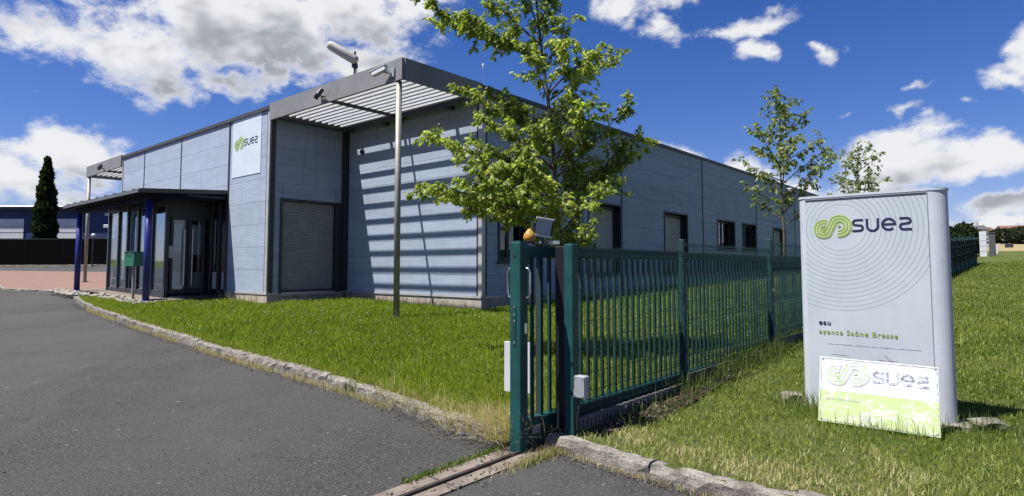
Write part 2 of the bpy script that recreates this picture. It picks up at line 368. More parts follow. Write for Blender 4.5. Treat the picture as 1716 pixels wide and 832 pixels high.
# ------------------------------------------------------------------ mesh helpers
class MB:
    def __init__(s): s.v = []; s.f = []
    def add(s, vs, fs):
        o = len(s.v); s.v += [tuple(q) for q in vs]; s.f += [tuple(i + o for i in f) for f in fs]; return s
    def box(s, x0, x1, y0, y1, z0, z1, M=None):
        vs = [Vector((x, y, z)) for z in (z0, z1) for y in (y0, y1) for x in (x0, x1)]
        if M: vs = [M @ q for q in vs]
        return s.add(vs, [(0, 2, 3, 1), (4, 5, 7, 6), (0, 1, 5, 4), (2, 6, 7, 3), (0, 4, 6, 2), (1, 3, 7, 5)])
    def cbox(s, x0, x1, y0, y1, z0, z1, b, M=None):
        """box with chamfered vertical + top edges"""
        pl = [(x0 + b, y0), (x1 - b, y0), (x1, y0 + b), (x1, y1 - b), (x1 - b, y1), (x0 + b, y1), (x0, y1 - b), (x0, y0 + b)]
        pi = [(min(max(x, x0 + b), x1 - b), min(max(y, y0 + b), y1 - b)) for x, y in pl]
        vs = [Vector((x, y, z0)) for x, y in pl] + [Vector((x, y, z1 - b)) for x, y in pl] + [Vector((x0 + (x1 - x0) * .5 + (x - (x0 + x1) / 2) * .0 + (x - (x0 + x1) / 2) * (1 - 2 * b / max(x1 - x0, 1e-6)), (y0 + y1) / 2 + (y - (y0 + y1) / 2) * (1 - 2 * b / max(y1 - y0, 1e-6)), z1)) for x, y in pl]
        if M: vs = [M @ q for q in vs]
        fs = [tuple(range(7, -1, -1)), tuple(range(16, 24))]
        for k in (0, 8):
            fs += [(k + i, k + (i + 1) % 8, k + 8 + (i + 1) % 8, k + 8 + i) for i in range(8)]
        return s.add(vs, fs)
    def tube(s, pts, radii, n=8, cap=True):
        pts = [Vector(p) for p in pts]
        if not hasattr(radii, '__len__'): radii = [radii] * len(pts)
        rings = []
        for i, p in enumerate(pts):
            t = (pts[min(i + 1, len(pts) - 1)] - pts[max(i - 1, 0)]).normalized()
            a = t.cross(Vector((0, 0, 1)) if abs(t.z) < .9 else Vector((1, 0, 0))).normalized(); b = t.cross(a)
            rings.append([p + (a * math.cos(2 * math.pi * k / n) + b * math.sin(2 * math.pi * k / n)) * radii[i] for k in range(n)])
        vs = [q for r in rings for q in r]
        fs = [(i * n + k, i * n + (k + 1) % n, (i + 1) * n + (k + 1) % n, (i + 1) * n + k) for i in range(len(pts) - 1) for k in range(n)]
        if cap: fs += [tuple(range(n - 1, -1, -1)), tuple(range((len(pts) - 1) * n, len(pts) * n))]
        return s.add(vs, fs)
    def lathe(s, prof, n=16, M=None):
        vs = [Vector((r * math.cos(2 * math.pi * k / n), r * math.sin(2 * math.pi * k / n), z)) for r, z in prof for k in range(n)]
        if M: vs = [M @ q for q in vs]
        fs = [(i * n + k, i * n + (k + 1) % n, (i + 1) * n + (k + 1) % n, (i + 1) * n + k) for i in range(len(prof) - 1) for k in range(n)]
        fs += [tuple(range(n - 1, -1, -1)), tuple(range((len(prof) - 1) * n, len(prof) * n))]
        return s.add(vs, fs)
    def prism(s, poly, z0, z1):
        n = len(poly)
        return s.add([(x, y, z0) for x, y in poly] + [(x, y, z1) for x, y in poly],
                     [tuple(range(n - 1, -1, -1)), tuple(range(n, 2 * n))] + [(i, (i + 1) % n, n + (i + 1) % n, n + i) for i in range(n)])
    def mesh(s, name):
        me = bpy.data.meshes.new(name); me.from_pydata(s.v, [], s.f); me.update(); return me
def link(name, data, m=None, parent=None, loc=None, rotz=None, scale=None):
    o = bpy.data.objects.new(name, data); COL.objects.link(o)
    if m and data: 
        if not data.materials: data.materials.append(MAT[m])
    if parent: o.parent = parent
    if loc is not None: o.location = loc
    if rotz is not None: o.rotation_euler = (0, 0, rotz)
    if scale is not None: o.scale = scale
    return o
def part(name, mb, m, parent=None, smooth=False, loc=None, rotz=None):
    me = mb.mesh(name)
    if smooth: me.polygons.foreach_set('use_smooth', [True] * len(me.polygons))
    return link(name, me, m, parent, loc, rotz)
def tag(o, label=None, cat=None, group=None, kind=None):
    if label: o['label'] = label
    if cat: o['category'] = cat
    if group: o['group'] = group
    if kind: o['kind'] = kind
    return o
def thing(name, label, cat, loc=(0, 0, 0), rotz=0, group=None):
    o = bpy.data.objects.new(name, None); COL.objects.link(o); o.location = loc; o.rotation_euler = (0, 0, rotz)
    o.empty_display_size = .1
    return tag(o, label, cat, group)
UNIT = MB().box(0, 1, 0, 1, 0, 1).mesh('unit_panel')

GS, GK = .038, .006                                   # the site climbs gently away from the gate
def g0(x, y): return GS * y + GK * x
A = R(40.6); U = Vector((math.sin(A), math.cos(A))); V = Vector((-U.y, U.x)); ROT = R(49.4)
C0 = Vector((-.716, 14.4))
NI, LO = 5.57, 17.2                                     # notch corner, far end of the street wall (local y)
XO = -2.38                                              # street wall plane (local x)
def B(x, y): return C0 + U * x + V * y                # building-local to world
def sheet(name, poly, m, off, label=None, cat=None, kind='structure'):
    mb = MB().add([(x, y, g0(x, y) + off) for x, y in poly], [tuple(range(len(poly)))])
    o = part(name, mb, m)
    return tag(o, label, cat, None, kind)
def smooth_noise(n, seed):
    r = random.Random(seed); return [r.uniform(-1, 1) for _ in range(n)]

# ------------------------------------------------------------------ ground
sheet('ground', [(-1500, -60), (1500, -60), (1500, 1500), (-1500, 1500)], 'verge_ground', -.05)
sheet('asphalt_road', [(-95, -30), (25, -30), (25, 3), (1.2, 4.2), (.2, 5), (5, 20), (-20, 60), (-95, 60)], 'asphalt', 0)
KERB = [(-13.35, 18.6), (-12.95, 18.15), (-12.2, 17.25), (-10.85, 15.72), (-7.95, 12.72), (-5.8, 10.6), (-4.46, 9.27), (-3.17, 8.09), (-2.2, 7.21), (-1.55, 6.58), (-1.0, 5.98), (-.62, 5.55), (-.28, 5.18), (-.02, 4.98)]
KERB_R = [(.27, 5.0), (.42, 4.9), (.67, 4.62), (1.04, 4.27), (1.34, 4.03), (1.9, 3.62), (2.8, 3.0)]
FO = Vector((.485, 5.04))                               # first fence post
def F(t, n=0.): return FO + U * t + V * n              # along the fence, n = towards the building
LAWN = [(x + .06, y + .075) for x, y in KERB] + [tuple(F(.1, .25)), tuple(F(44, .0)), tuple(B(44, .4)), tuple(B(1, .4)), tuple(B(.3, 5.7)), tuple(B(-2.2, 7.9)), tuple(B(-4.2, 8.3)), tuple(B(-4.6, 11.5)), (-13.2, 18.55)]
VERGE = [tuple(F(.1, .0)), tuple(F(44, .0)), (60, 90), (160, 140), (160, 0), (2.8, 2.9), (2.85, 3.05)] + [(x + .03, y + .04) for x, y in KERB_R[-2::-1]]
sheet('lawn', LAWN, 'lawn_ground', .085)
sheet('wall_bed', [tuple(B(-.38, -.3)), tuple(B(12, -.3)), tuple(B(12, .04)), tuple(B(.1, .1)), tuple(B(.1, NI)), tuple(B(XO, NI + .2)), tuple(B(XO, NI + 2.5)), tuple(B(XO - .35, NI + 2.5)), tuple(B(XO - .35, NI - .3)), tuple(B(-.38, NI - .3))], 'soil', .092)
sheet('verge', VERGE, 'verge_ground', .092)
sheet('brick_pavement', [(-21.6, 25.6), (-20.6, 24.65), (-19.4, 23.3), (-17.9, 22.35), (-15.8, 21.85), (-13.2, 20.5), tuple(B(-4.6, 8)), tuple(B(-2, 8)), tuple(B(2, 24)), (-22, 36), (-34, 40), (-40, 39)], 'brick_paving', .07)
sheet('entrance_slab', [tuple(B(-4.15, 8.2)), tuple(B(-2.2, 7.9)), tuple(B(-2.2, 15.5)), tuple(B(-4.15, 15.5))], 'track_concrete', .13)
sheet('flower_bed', [tuple(F(.1, -.06)), tuple(F(4.8, -.04)), tuple(F(4.6, -.12)), tuple(F(3.2, -.2)), tuple(F(1.8, -.34)), tuple(F(.8, -.4)), tuple(F(.2, -.22))], 'soil', .113)
sheet('dry_field', [(62, 84), (66, 100), (120, 150), (170, 150), (170, 110), (110, 90)], 'dry_field', .13)

def kerb(name, path, label, hgt, wid, seed, seglen=1.0):
    root = thing(name, label, 'kerb', (0, 0, 0)); rr = random.Random(seed)
    P = [Vector(p) for p in path]; L = [0]
    for a, b in zip(P, P[1:]): L.append(L[-1] + (b - a).length)
    def at(s):
        for i in range(len(P) - 1):
            if s <= L[i + 1]: return P[i].lerp(P[i + 1], (s - L[i]) / max(L[i + 1] - L[i], 1e-6)), (P[min(i + 2, len(P) - 1)] - P[max(i - 1, 0)]).normalized()
        return P[-1], (P[-1] - P[-2]).normalized()
    s = 0
    while s < L[-1] - .15:
        e = min(s + seglen, L[-1]); n = 12; vs = []; fs = []; dz = rr.uniform(-.012, .012)
        for i in range(n):
            p, t = at(s + .006 + (e - s - .012) * i / (n - 1)); nrm = Vector((-t.y, t.x))
            if nrm.dot(Vector((.6, .8))) < 0: nrm = -nrm
            prof = [(0, -.12), (.003, hgt * .45), (.008, hgt * .85), (.024, hgt), (wid * .55, hgt + .004), (wid - .02, hgt + .003), (wid, hgt - .004), (wid, -.12)]
            for k, (o_, z_) in enumerate(prof):
                j = 0 if k in (0, 7) else rr.uniform(-.012, .012)
                q = p + nrm * (o_ + j); vs.append((q.x, q.y, g0(q.x, q.y) + z_ + dz + (0 if k in (0, 7) else rr.uniform(-.01, .008))))
        for i in range(n - 1):
            fs += [(i * 8 + k, i * 8 + k + 1, (i + 1) * 8 + k + 1, (i + 1) * 8 + k) for k in range(7)]
        fs += [tuple(range(8)), tuple(range((n - 1) * 8 + 7, (n - 1) * 8 - 1, -1))]
        part('kerb_stone', MB().add(vs, fs), 'old_concrete', root, False); s = e
    return root
kerb('kerb', KERB, 'weathered concrete kerb curving between the asphalt drive and the front lawn', .12, .14, 3)
kerb('kerb', KERB_R, 'short thick concrete kerb in front of the verge by the gate post', .105, .125, 4, .95)
kerb('kerb', [(-24.5, 28.6), (-21.6, 25.5), (-20.65, 24.55), (-19.45, 23.2), (-17.9, 22.25), (-15.8, 21.75), (-13.4, 20.4)], 'low pale kerb edging the brick paved island by the entrance', .085, .13, 5, 1.2)

# gate track: concrete strip with a steel rail
tr = thing('gate_track', 'cracked concrete strip with dark steel rail where the gate slides', 'track')
T0 = Vector((.03, 4.84)); TD = (Vector((-.62, 4.08)) - Vector((.05, 4.80))).normalized(); TN = Vector((-TD.y, TD.x))
if TN.y < 0: TN = -TN
def tq(s, n): return T0 + TD * s + TN * n
def strip(n0, n1, off0, off1, s0, s1, mb):
    vs = []
    for s, n in ((s0, n0), (s1, n0), (s1, n1), (s0, n1)):
        q = tq(s, n); vs.append((q.x, q.y, g0(q.x, q.y) + off0))
    vs += [(a, b, c - off0 + off1) for a, b, c in vs]
    return mb.add(vs, [(3, 2, 1, 0), (4, 5, 6, 7), (0, 1, 5, 4), (1, 2, 6, 5), (2, 3, 7, 6), (3, 0, 4, 7)])
sp = -.35
for ln in (1.1, 1.25, 1.2, 1.2, 1.2, 1.2):
    part('concrete_strip', strip(-.16, .16, -.06, .012, sp + .008, sp + ln - .008, MB()), 'track_concrete', tr); sp += ln
part('rail', strip(-.03, .0, .0, .03, -.2, 6.5, MB()), 'rust_steel', tr)

# ------------------------------------------------------------------ the office building
bld = thing('office_building', 'grey panel clad single storey office building with slatted corner pergolas', 'building', (C0.x, C0.y, 0), ROT)
ZB, ZT = .95, 6.0                                       # bottom of cladding, roof edge
BX, BY = 31.3, 24.0

def clad(wall_name, axis, plane, out, splits, z0, z1, rows, openings=(), back=.14):
    """clad wall: dark backing + separate panels. axis 'x' or 'y' = running direction; out = +1/-1 outward sign on the other axis"""
    a0, a1 = splits[0], splits[-1]
    mb = MB()
    # backing split round the openings
    cuts = sorted({a0, a1, *[q for o in openings for q in o[:2]]})
    for c0_, c1_ in zip(cuts, cuts[1:]):
        ops = sorted([(o[2], o[3]) for o in openings if o[0] <= c0_ + 1e-6 and o[1] >= c1_ - 1e-6]); zz = z0
        for (oz0, oz1) in ops + [(z1, z1)]:
            if oz0 > zz + 1e-6:
                p0, p1 = sorted((plane - out * .035, plane - out * (.035 + back)))
                if axis == 'x': mb.box(c0_, c1_, p0, p1, zz, oz0)
                else: mb.box(p0, p1, c0_, c1_, zz, oz0)
            zz = max(zz, oz1)
    wl = part(wall_name, mb, 'joint_dark', bld)
    gap = .006
    def put(s0, s1, q0, q1):
        if s1 - s0 < .04 or q1 - q0 < .03: return
        p0, p1 = sorted((plane, plane - out * .05))
        if axis == 'x': link('panel', UNIT, None, wl, (s0 + gap, p0, q0 + gap / 2), None, (s1 - s0 - 2 * gap, p1 - p0, q1 - q0 - gap))
        else: link('panel', UNIT, None, wl, (p0, s0 + gap, q0 + gap / 2), None, (p1 - p0, s1 - s0 - 2 * gap, q1 - q0 - gap))
    for s0, s1 in zip(splits, splits[1:]):
        for r0, r1 in zip(rows, rows[1:]):
            rects = [(s0 + .02, s1 - .02, r0, r1)]
            for (oa, ob, oc, od) in openings:
                new = []
                for (p, q, c, d_) in rects:
                    if ob <= p or oa >= q or od <= c or oc >= d_: new.append((p, q, c, d_)); continue
                    if oa > p: new.append((p, oa, c, d_))
                    if ob < q: new.append((ob, q, c, d_))
                    pa, pb = max(p, oa), min(q, ob)
                    if oc > c: new.append((pa, pb, c, oc))
                    if od < d_: new.append((pa, pb, od, d_))
                rects = new
            for (p, q, c, d_) in rects: put(p, q, c, d_)
    return wl
UNIT.materials.append(MAT['cladding'])
def rows(z0, z1, n): return [z0 + (z1 - z0) * i / n for i in range(n + 1)]
RW = rows(ZB, ZT - .1, 10)
DX, DY = .0, .0
# windows on the long side: x0, x1, z0, z1, kind
WIN = [(.62, 1.72, 1.82, 3.25, 'sash'), (4.58, 6.36, 1.45, 3.54, 'shutter'), (9.42, 11.25, 1.45, 3.57, 'shutter'), (14.2, 16.05, 2.4, 3.57, 'glass'), (17.05, 18.72, 2.4, 3.57, 'glass'), (21.25, 23.2, 1.9, 3.57, 'shutter')]
clad('long_wall', 'x', 0, -1, [.1, 4.25, 6.46, 12.72, 18.85, 24.95, BX], ZB, ZT - .1, RW, [o[:4] for o in WIN])
clad('pergola_wall', 'y', 0, -1, [.12, NI - .12], ZB, ZT - .1, RW)
DOOR = (-2.0, -.35, ZB, 3.44)
clad('door_wall', 'x', NI, -1, [XO + .12, -.06], ZB, ZT - .1, RW, [(DOOR[0], DOOR[1], DOOR[2], DOOR[3])])
ENT = (NI + 2.44, LO - .6, ZB, 3.75)                     # entrance opening in the street wall
clad('street_wall', 'y', XO, -1, [NI + .14, NI + 2.42, NI + 5.95, NI + 9.3, LO - .05], ZB, ZT - .1, rows(ZB, ZT - .1, 8), [ENT])
clad('far_wall', 'x', LO, 1, [XO + .1, 0, 6, 12], ZB, ZT - .1, rows(ZB, ZT - .1, 6))
# plain hidden walls
mb = MB(); mb.box(0, BX, BY, BY + .2, .2, ZT - .1); mb.box(BX, BX + .2, -.03, BY, .2, ZT - .1); mb.box(0.02, .2, LO + .1, BY, .2, ZT - .1)
part('rear_wall', mb, 'cladding', bld)
mb = MB(); mb.box(.06, BX, .06, BY, ZT - .16, ZT - .04); mb.box(XO + .06, .06, NI + .06, LO - .06, ZT - .16, ZT - .04)
part('roof', mb, 'roof', bld)
# roof edge caps
def cap(x0, x1, y0, y1): return part('roof_edge', MB().box(x0, x1, y0, y1, ZT - .1, ZT), 'roof_cap', bld)
cap(.0, BX + .25, -.05, .1); cap(XO - .05, XO + .1, NI - .02, LO + .05); cap(-.05, .1, .1, NI); cap(XO + .1, -.05, LO - .1, LO + .06)
# vertical joint covers and corner trims
def vstrip(x0, x1, y0, y1, z0=ZB, z1=ZT - .1, m='joint_dark', nm='joint_strip'): return part(nm, MB().box(x0, x1, y0, y1, z0, z1), m, bld)
for q in (6.46, 12.72, 18.85, 24.95): vstrip(q - .035, q + .035, -.02, .03)
vstrip(4.25 - .012, 4.25 + .012, -.008, .03)
for q in (NI + 5.95, NI + 9.3): vstrip(XO - .012, XO + .03, q - .03, q + .03, 3.9)
vstrip(XO - .02, XO + .03, NI + 2.38, NI + 2.46)
vstrip(-.02, .1, -.02, .1, m='trim_light', nm='corner_trim'); vstrip(-.012, .05, .1, .16)
vstrip(.1, .17, -.012, .05)
vstrip(XO - .02, XO + .05, NI + .02, NI + .15, m='trim_light', nm='corner_trim'); vstrip(XO - .012, XO + .05, NI + .15, NI + .19)
vstrip(XO + .0, XO + .13, NI - .025, NI + .02, m='frame_dark', nm='corner_trim')
vstrip(-.16, -.02, NI - .14, NI - .01, m='frame_dark', nm='corner_trim')
vstrip(XO - .02, XO + .08, LO - .05, LO + .03, m='trim_light', nm='corner_trim')
# base flashing and plinth blocks
part('base_flashing', MB().box(-.03, .1, .0, NI - .02, ZB - .05, ZB), 'trim_light', bld)
part('base_flashing', MB().box(.1, BX, -.03, .1, ZB - .05, ZB), 'trim_light', bld)
part('base_flashing', MB().box(XO - .03, XO + .1, NI, NI + 2.4, ZB - .05, ZB), 'trim_light', bld)
part('base_flashing', MB().box(XO + .1, -.03, NI - .03, NI + .1, ZB - .05, ZB), 'trim_light', bld)
def plinth(x0, x1, y0, y1, axis, step=1.25):
    a, b = (x0, x1) if axis == 'x' else (y0, y1); n = max(1, round((b - a) / step)); r2 = random.Random(int(a * 10) + 5)
    for i in range(n):
        p, q = a + (b - a) * i / n + .004, a + (b - a) * (i + 1) / n - .004; j = r2.uniform(-.006, .006)
        m_ = MB().box(p, q, y0 + j, y1, .1, ZB - .05) if axis == 'x' else MB().box(x0 + j, x1, p, q, .1, ZB - .05)
        part('plinth_block', m_, 'plinth', bld)
plinth(-.008, .3, .0, NI - .02, 'y'); plinth(.3, BX, .05, .3, 'x', 3.1); plinth(XO - .008, XO + .3, NI + .0, NI + 2.42, 'y'); plinth(XO + .31, -.02, NI - .008, NI + .3, 'x')
plinth(.31, BX, -.0, .045, 'x', BX)                       # earth-retaining skirt along the shaded side

def ribs(mb, a0, a1, z0, z1, plane, out, pitch, axis, d=.012):
    """roller slats as a folded sheet"""
    n = max(2, round((z1 - z0) / pitch)); vs = []; fs = []
    for i in range(n):
        for zz, dd in ((0, .0), (.35, d), (.8, d), (1, 0)):
            zq = z0 + (z1 - z0) * (i + zz) / n
            for aa in (a0, a1): vs.append((aa, plane + out * dd, zq) if axis == 'x' else (plane + out * dd, aa, zq))
    m_ = len(vs) // 2
    fs = [(2 * i, 2 * i + 1, 2 * i + 3, 2 * i + 2) for i in range(m_ - 1)]
    return mb.add(vs, fs)
def window(x0, x1, z0, z1, kind):
    wd = link('window', None, None, bld)
    fr = MB(); t = .055
    for a in ((x0 - t, x0, z0 - t, z1 + t), (x1, x1 + t, z0 - t, z1 + t), (x0, x1, z1, z1 + t), (x0, x1, z0 - t, z0)):
        fr.box(a[0], a[1], -.03, .34, a[2], a[3])
    part('frame', fr, 'frame_dark', wd)
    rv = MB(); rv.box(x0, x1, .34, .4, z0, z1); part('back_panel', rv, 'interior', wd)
    if kind == 'shutter':
        o = part('shutter', ribs(MB(), x0 + .04, x1 - .05, z0, z1 - .12, .26, -1, .045, 'x'), 'window_shutter', wd)
        part('shutter_guide', MB().box(x1 - .05, x1 - .0, .2, .33, z0, z1), 'frame_dark', wd)
        part('shutter_box', MB().box(x0 + .02, x1 - .02, .18, .33, z1 - .13, z1 - .01), 'frame_dark', wd)
    else:
        bl = .86 if kind == 'sash' else .18
        n = 2
        for i in range(n):
            a = x0 + .03 + (x1 - x0 - .06) * i / n; b = x0 + .03 + (x1 - x0 - .06) * (i + 1) / n
            fm = MB()
            for q in ((a, a + .05, z0, z1), (b - .05, b, z0, z1), (a + .05, b - .05, z0, z0 + .06), (a + .05, b - .05, z1 - .06, z1)): fm.box(q[0], q[1], .2, .27, q[2], q[3])
            part('sash', fm, 'frame_dark', wd)
            part('pane', MB().box(a + .05, b - .05, .23, .24, z0 + .06, z1 - .06), 'clear_glass', wd)
            part('blind', MB().box(a + .05, b - .05, .28, .3, z1 - .06 - bl * (1 if kind == 'sash' else (i + .4)), z1 - .06), 'blind', wd)
    part('sill', MB().box(x0 - .09, x1 + .09, -.07, .02, z0 - .1, z0 - .056), 'frame_dark', wd)
for q in WIN: window(*q)

# roller door in the pergola notch
rd = link('roller_door', None, None, bld)
fr = MB()
for a in ((DOOR[0] - .07, DOOR[0], ZB - .04, DOOR[3] + .07), (DOOR[1], DOOR[1] + .22, ZB - .04, DOOR[3] + .07), (DOOR[0], DOOR[1], DOOR[3], DOOR[3] + .07)): fr.box(a[0], a[1], NI - .03, NI + .18, a[2], a[3])
part('frame', fr, 'frame_dark', rd)
part('curtain', ribs(MB(), DOOR[0], DOOR[1], ZB, DOOR[3], NI + .1, -1, .075, 'x', .014), 'shutter', rd)
part('bottom_bar', MB().box(DOOR[0], DOOR[1], NI + .06, NI + .12, ZB - .02, ZB + .06), 'frame_dark', rd)
part('threshold', MB().box(DOOR[0] - .1, DOOR[1] + .25, NI - .06, NI + .2, ZB - .1, ZB - .045), 'plinth', rd)

# pergolas
def pergola(y0, y1, mid, pole_y, fas_side):
    pg = link('pergola', None, None, bld)
    z0, z1 = 5.58, 6.04; X = XO - .07
    part('front_fascia', MB().box(X, X + .07, y0, y1, z0, z1), 'fascia', pg)
    part('side_fascia', MB().box(X + .07, .0, fas_side - .035, fas_side + .035, z0, z1 - .002), 'fascia', pg)
    part('soffit', MB().box(-.26, -.01, y0 + .08, y1 - .02, 5.66, 5.74), 'fascia', pg)
    ys = (y0 + .08, y1 - .34) if fas_side == y0 else (y0 + .34, y1 - .08)
    if fas_side == y0: part('soffit', MB().box(X + .07, -.26, y1 - .34, y1 + .0, 5.64, 5.72), 'roof_cap', pg)
    else: part('soffit', MB().box(X + .07, -.26, y0, y0 + .34, 5.64, 5.72), 'roof_cap', pg)
    sm = MB().box(-.01, .01, ys[0], ys[1], -.04, .04).box(.01, .064, ys[0], ys[1], -.04, -.03).mesh('slat')
    sm.materials.append(MAT['slat_white'])
    for k in range(9):
        x_ = -2.06 + k * .199
        if x_ < -.28: link('slat', sm, None, pg, (x_, 0, 5.72))
    for q in mid: part('beam', MB().box(X + .075, -.02, q - .03, q + .03, 5.6, 5.675), 'roof_cap', pg)
    part('beam', MB().box(-.42, -.34, ys[0], ys[1], 5.55, 5.67), 'roof_cap', pg)
    for q in (ys[0] + .9, ys[0] + 2.9, ys[0] + 3.5):
        if q < ys[1]: part('bracket', MB().box(-.34, -.01, q - .05, q + .05, 5.56, 5.65), 'roof_cap', pg)
    w_ = B(X + .035, pole_y); zg = g0(w_.x, w_.y)
    ps = MB().tube([(X + .08, pole_y, zg - .1), (X + .08, pole_y, z0)], .065, 14)
    part('post', ps, 'pole_grey', pg, True)
    part('post_base', MB().box(X - .03, X + .19, pole_y - .11, pole_y + .11, zg + .08, zg + .115), 'pole_grey', pg)
pergola(.0, NI - .025, (2.82, NI - .36), .19, .0)
pergola(LO + .03, LO + 4.5, (LO + 2.2, LO + .36), LO + 4.35, LO + 4.5)

# entrance: glass vestibule and canopy
ves = link('vestibule', None, None, bld)
VY0, VY1, VX = NI + 3.65, NI + 8.7, XO - 1.2
zf = .86
def mull(x0, x1, y0, y1, m='frame_dark', z0=zf, z1=3.6): return part('mullion', MB().box(x0, x1, y0, y1, z0, z1), m, ves)
ny = [VY0, VY0 + 1.05, VY0 + 2.3, VY0 + 3.2, VY0 + 4.05, VY1]
for i, q in enumerate(ny):
    wd = .1 if i not in (2,) else .17
    mull(VX - .04, VX + .06, q - wd / 2, q + wd / 2)
    if i: mull(VX - .06, VX - .041, q - wd / 2 + .0, q - wd / 2 + .03, 'steel')
part('head_rail', MB().box(VX - .03, VX + .05, VY0, VY1, 3.45, 3.6), 'frame_dark', ves)
part('floor_rail', MB().box(VX - .03, VX + .05, VY0, VY1, zf - .12, zf + .1), 'frame_dark', ves)
for a, b in zip(ny, ny[1:]): part('pane', MB().box(VX + .0, VX + .012, a + .05, b - .05, zf + .1, 3.45), 'solar_glass', ves)
for a, b in ((ny[0] + .25, ny[1] - .08), (ny[1] + .1, ny[2] - .12), (ny[2] + .15, ny[3] - .1), (ny[4] + .1, ny[5] - .1)):
    part('blind', MB().box(VX + .12, VX + .13, a, b, zf + .42, 3.35), 'net_curtain', ves)
part('low_panel', MB().box(VX + .1, VX + .14, ny[2] + .1, ny[5] - .05, zf + .05, zf + .36), 'blind', ves)
# side face with the double door
DXs = [XO - 1.1, XO - .62, XO - .1]
for i in range(2):
    a, b = DXs[i] + .02, DXs[i + 1] - .02
    lf = link('door_leaf', None, None, bld); fm = MB()
    for q in ((a, a + .06, zf, 3.1), (b - .06, b, zf, 3.1), (a + .06, b - .06, zf, zf + .12), (a + .06, b - .06, 3.02, 3.1)): fm.box(q[0], q[1], VY0 - .03, VY0 + .03, q[2], q[3])
    part('leaf_frame', fm, 'frame_dark', lf)
    part('pane', MB().box(a + .06, b - .06, VY0 - .005, VY0 + .005, zf + .12, 3.02), 'clear_glass', lf)
    hx = b - .09 if i == 0 else a + .09
    part('handle', MB().tube([(hx, VY0 - .09, zf + .25), (hx, VY0 - .09, 2.75)], .017, 8), 'steel', lf)
    part('notice', MB().box(a + .1, b - .1, VY0 + .01, VY0 + .014, 2.0, 2.9) if i else MB().box(a + .1, b - .14, VY0 + .01, VY0 + .014, 2.05, 2.9), 'net_curtain', lf)
    part('kick_plate', MB().box(a + .07, b - .07, VY0 + .012, VY0 + .018, zf + .14, zf + .62), 'blind', lf)
part('notice', MB().box(XO - 1.14, XO - 1.03, VY0 - .055, VY0 - .05, 1.9, 2.25), 'paper', ves)
part('head_rail', MB().box(XO - 1.16, XO - .02, VY0 - .05, VY0 + .05, 3.1, 3.6), 'frame_dark', ves)
# wall plane between the vestibule and the corner panel
for (a, b) in ((NI + 2.46, NI + 2.58), (NI + 2.98, NI + 3.08), (NI + 3.5, NI + 3.6)): part('mullion', MB().box(XO, XO + .1, a, b, zf, 3.7), 'frame_dark', ves)
part('pane', MB().box(XO + .05, XO + .06, NI + 3.08, NI + 3.5, zf, 3.6), 'clear_glass', ves)
part('pane', MB().box(XO + .05, XO + .06, NI + 2.58, NI + 2.98, zf, 3.6), 'clear_glass', ves)
part('poster', MB().box(XO + .08, XO + .085, NI + 3.12, NI + 3.46, zf + .3, 3.3), 'poster_blue', ves)
part('kick_plate', MB().box(XO + .03, XO + .045, NI + 3.16, NI + 3.4, zf + .12, zf + .62), 'paper', ves)
part('kick_plate', MB().box(XO + .03, XO + .045, NI + 2.62, NI + 2.8, zf + .12, zf + .62), 'blind', ves)
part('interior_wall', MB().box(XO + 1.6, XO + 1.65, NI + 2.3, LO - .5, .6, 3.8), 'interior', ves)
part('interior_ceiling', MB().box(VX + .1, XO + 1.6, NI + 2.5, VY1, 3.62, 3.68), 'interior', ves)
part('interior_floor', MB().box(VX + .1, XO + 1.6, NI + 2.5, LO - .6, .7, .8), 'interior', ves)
part('solid_panel', MB().box(XO, XO + .1, VY1, LO - .55, zf - .1, 3.75), 'joint_dark', ves)
part('doorstep', MB().box(VX - .15, XO + .2, NI + 2.44, VY1 + .1, .5, zf - .12), 'track_concrete', ves)

cn = thing('entrance_canopy', 'flat dark canopy roof on blue steel columns over the glass entrance', 'canopy', (C0.x, C0.y, 0), ROT)
CY0, CY1, CX = NI + 2.5, NI + 9.45, XO - 2.32
def slope(x): return 3.68 + (x - CX) / (XO - CX) * .16
mb = MB()
def slab(mb, x0, x1, y0, y1, dz0, dz1):
    vs = [(x, y, slope(x) + dz) for dz in (dz0, dz1) for (x, y) in ((x0, y0), (x1, y0), (x1, y1), (x0, y1))]
    return mb.add(vs, [(3, 2, 1, 0), (4, 5, 6, 7), (0, 1, 5, 4), (1, 2, 6, 5), (2, 3, 7, 6), (3, 0, 4, 7)])
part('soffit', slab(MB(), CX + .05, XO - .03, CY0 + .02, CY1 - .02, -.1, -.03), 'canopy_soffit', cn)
part('roof_sheet', slab(MB(), CX, XO - .02, CY0, CY1, -.028, .03), 'canopy_top', cn)
part('front_trim', slab(MB(), CX - .05, CX - .001, CY0 - .04, CY1 + .1, -.06, .035), 'canopy_top', cn)
part('side_trim', slab(MB(), CX, XO - .03, CY0 - .05, CY0 - .001, -.07, .05), 'roof_cap', cn)
for q in range(9): 
    yy = CY0 + .5 + q * .78
    part('seam', slab(MB(), CX - .02, XO - .05, yy - .03, yy + .03, .031, .075), 'canopy_top', cn)
part('edge_beam', MB().box(CX + .26, CX + .38, CY0 + .05, CY1 - .1, 3.42, 3.6), 'canopy_soffit', cn)
part('edge_beam', slab(MB(), CX + .38, XO - .05, CY0 + .05, CY0 + .15, -.26, -.101), 'canopy_soffit', cn)
for yy in (CY0 + .22, CY1 - .42):
    w_ = B(CX + .32, yy); zg = g0(w_.x, w_.y)
    part('column', MB().tube([(CX + .32, yy, zg - .05), (CX + .32, yy, 3.46)], .085, 14), 'blue_paint', cn, True)
    part('column_base', MB().lathe([(.12, zg + .1), (.12, zg + .15), (.09, zg + .17)], 12, Matrix.Translation((CX + .32, yy, 0))), 'blue_paint', cn)

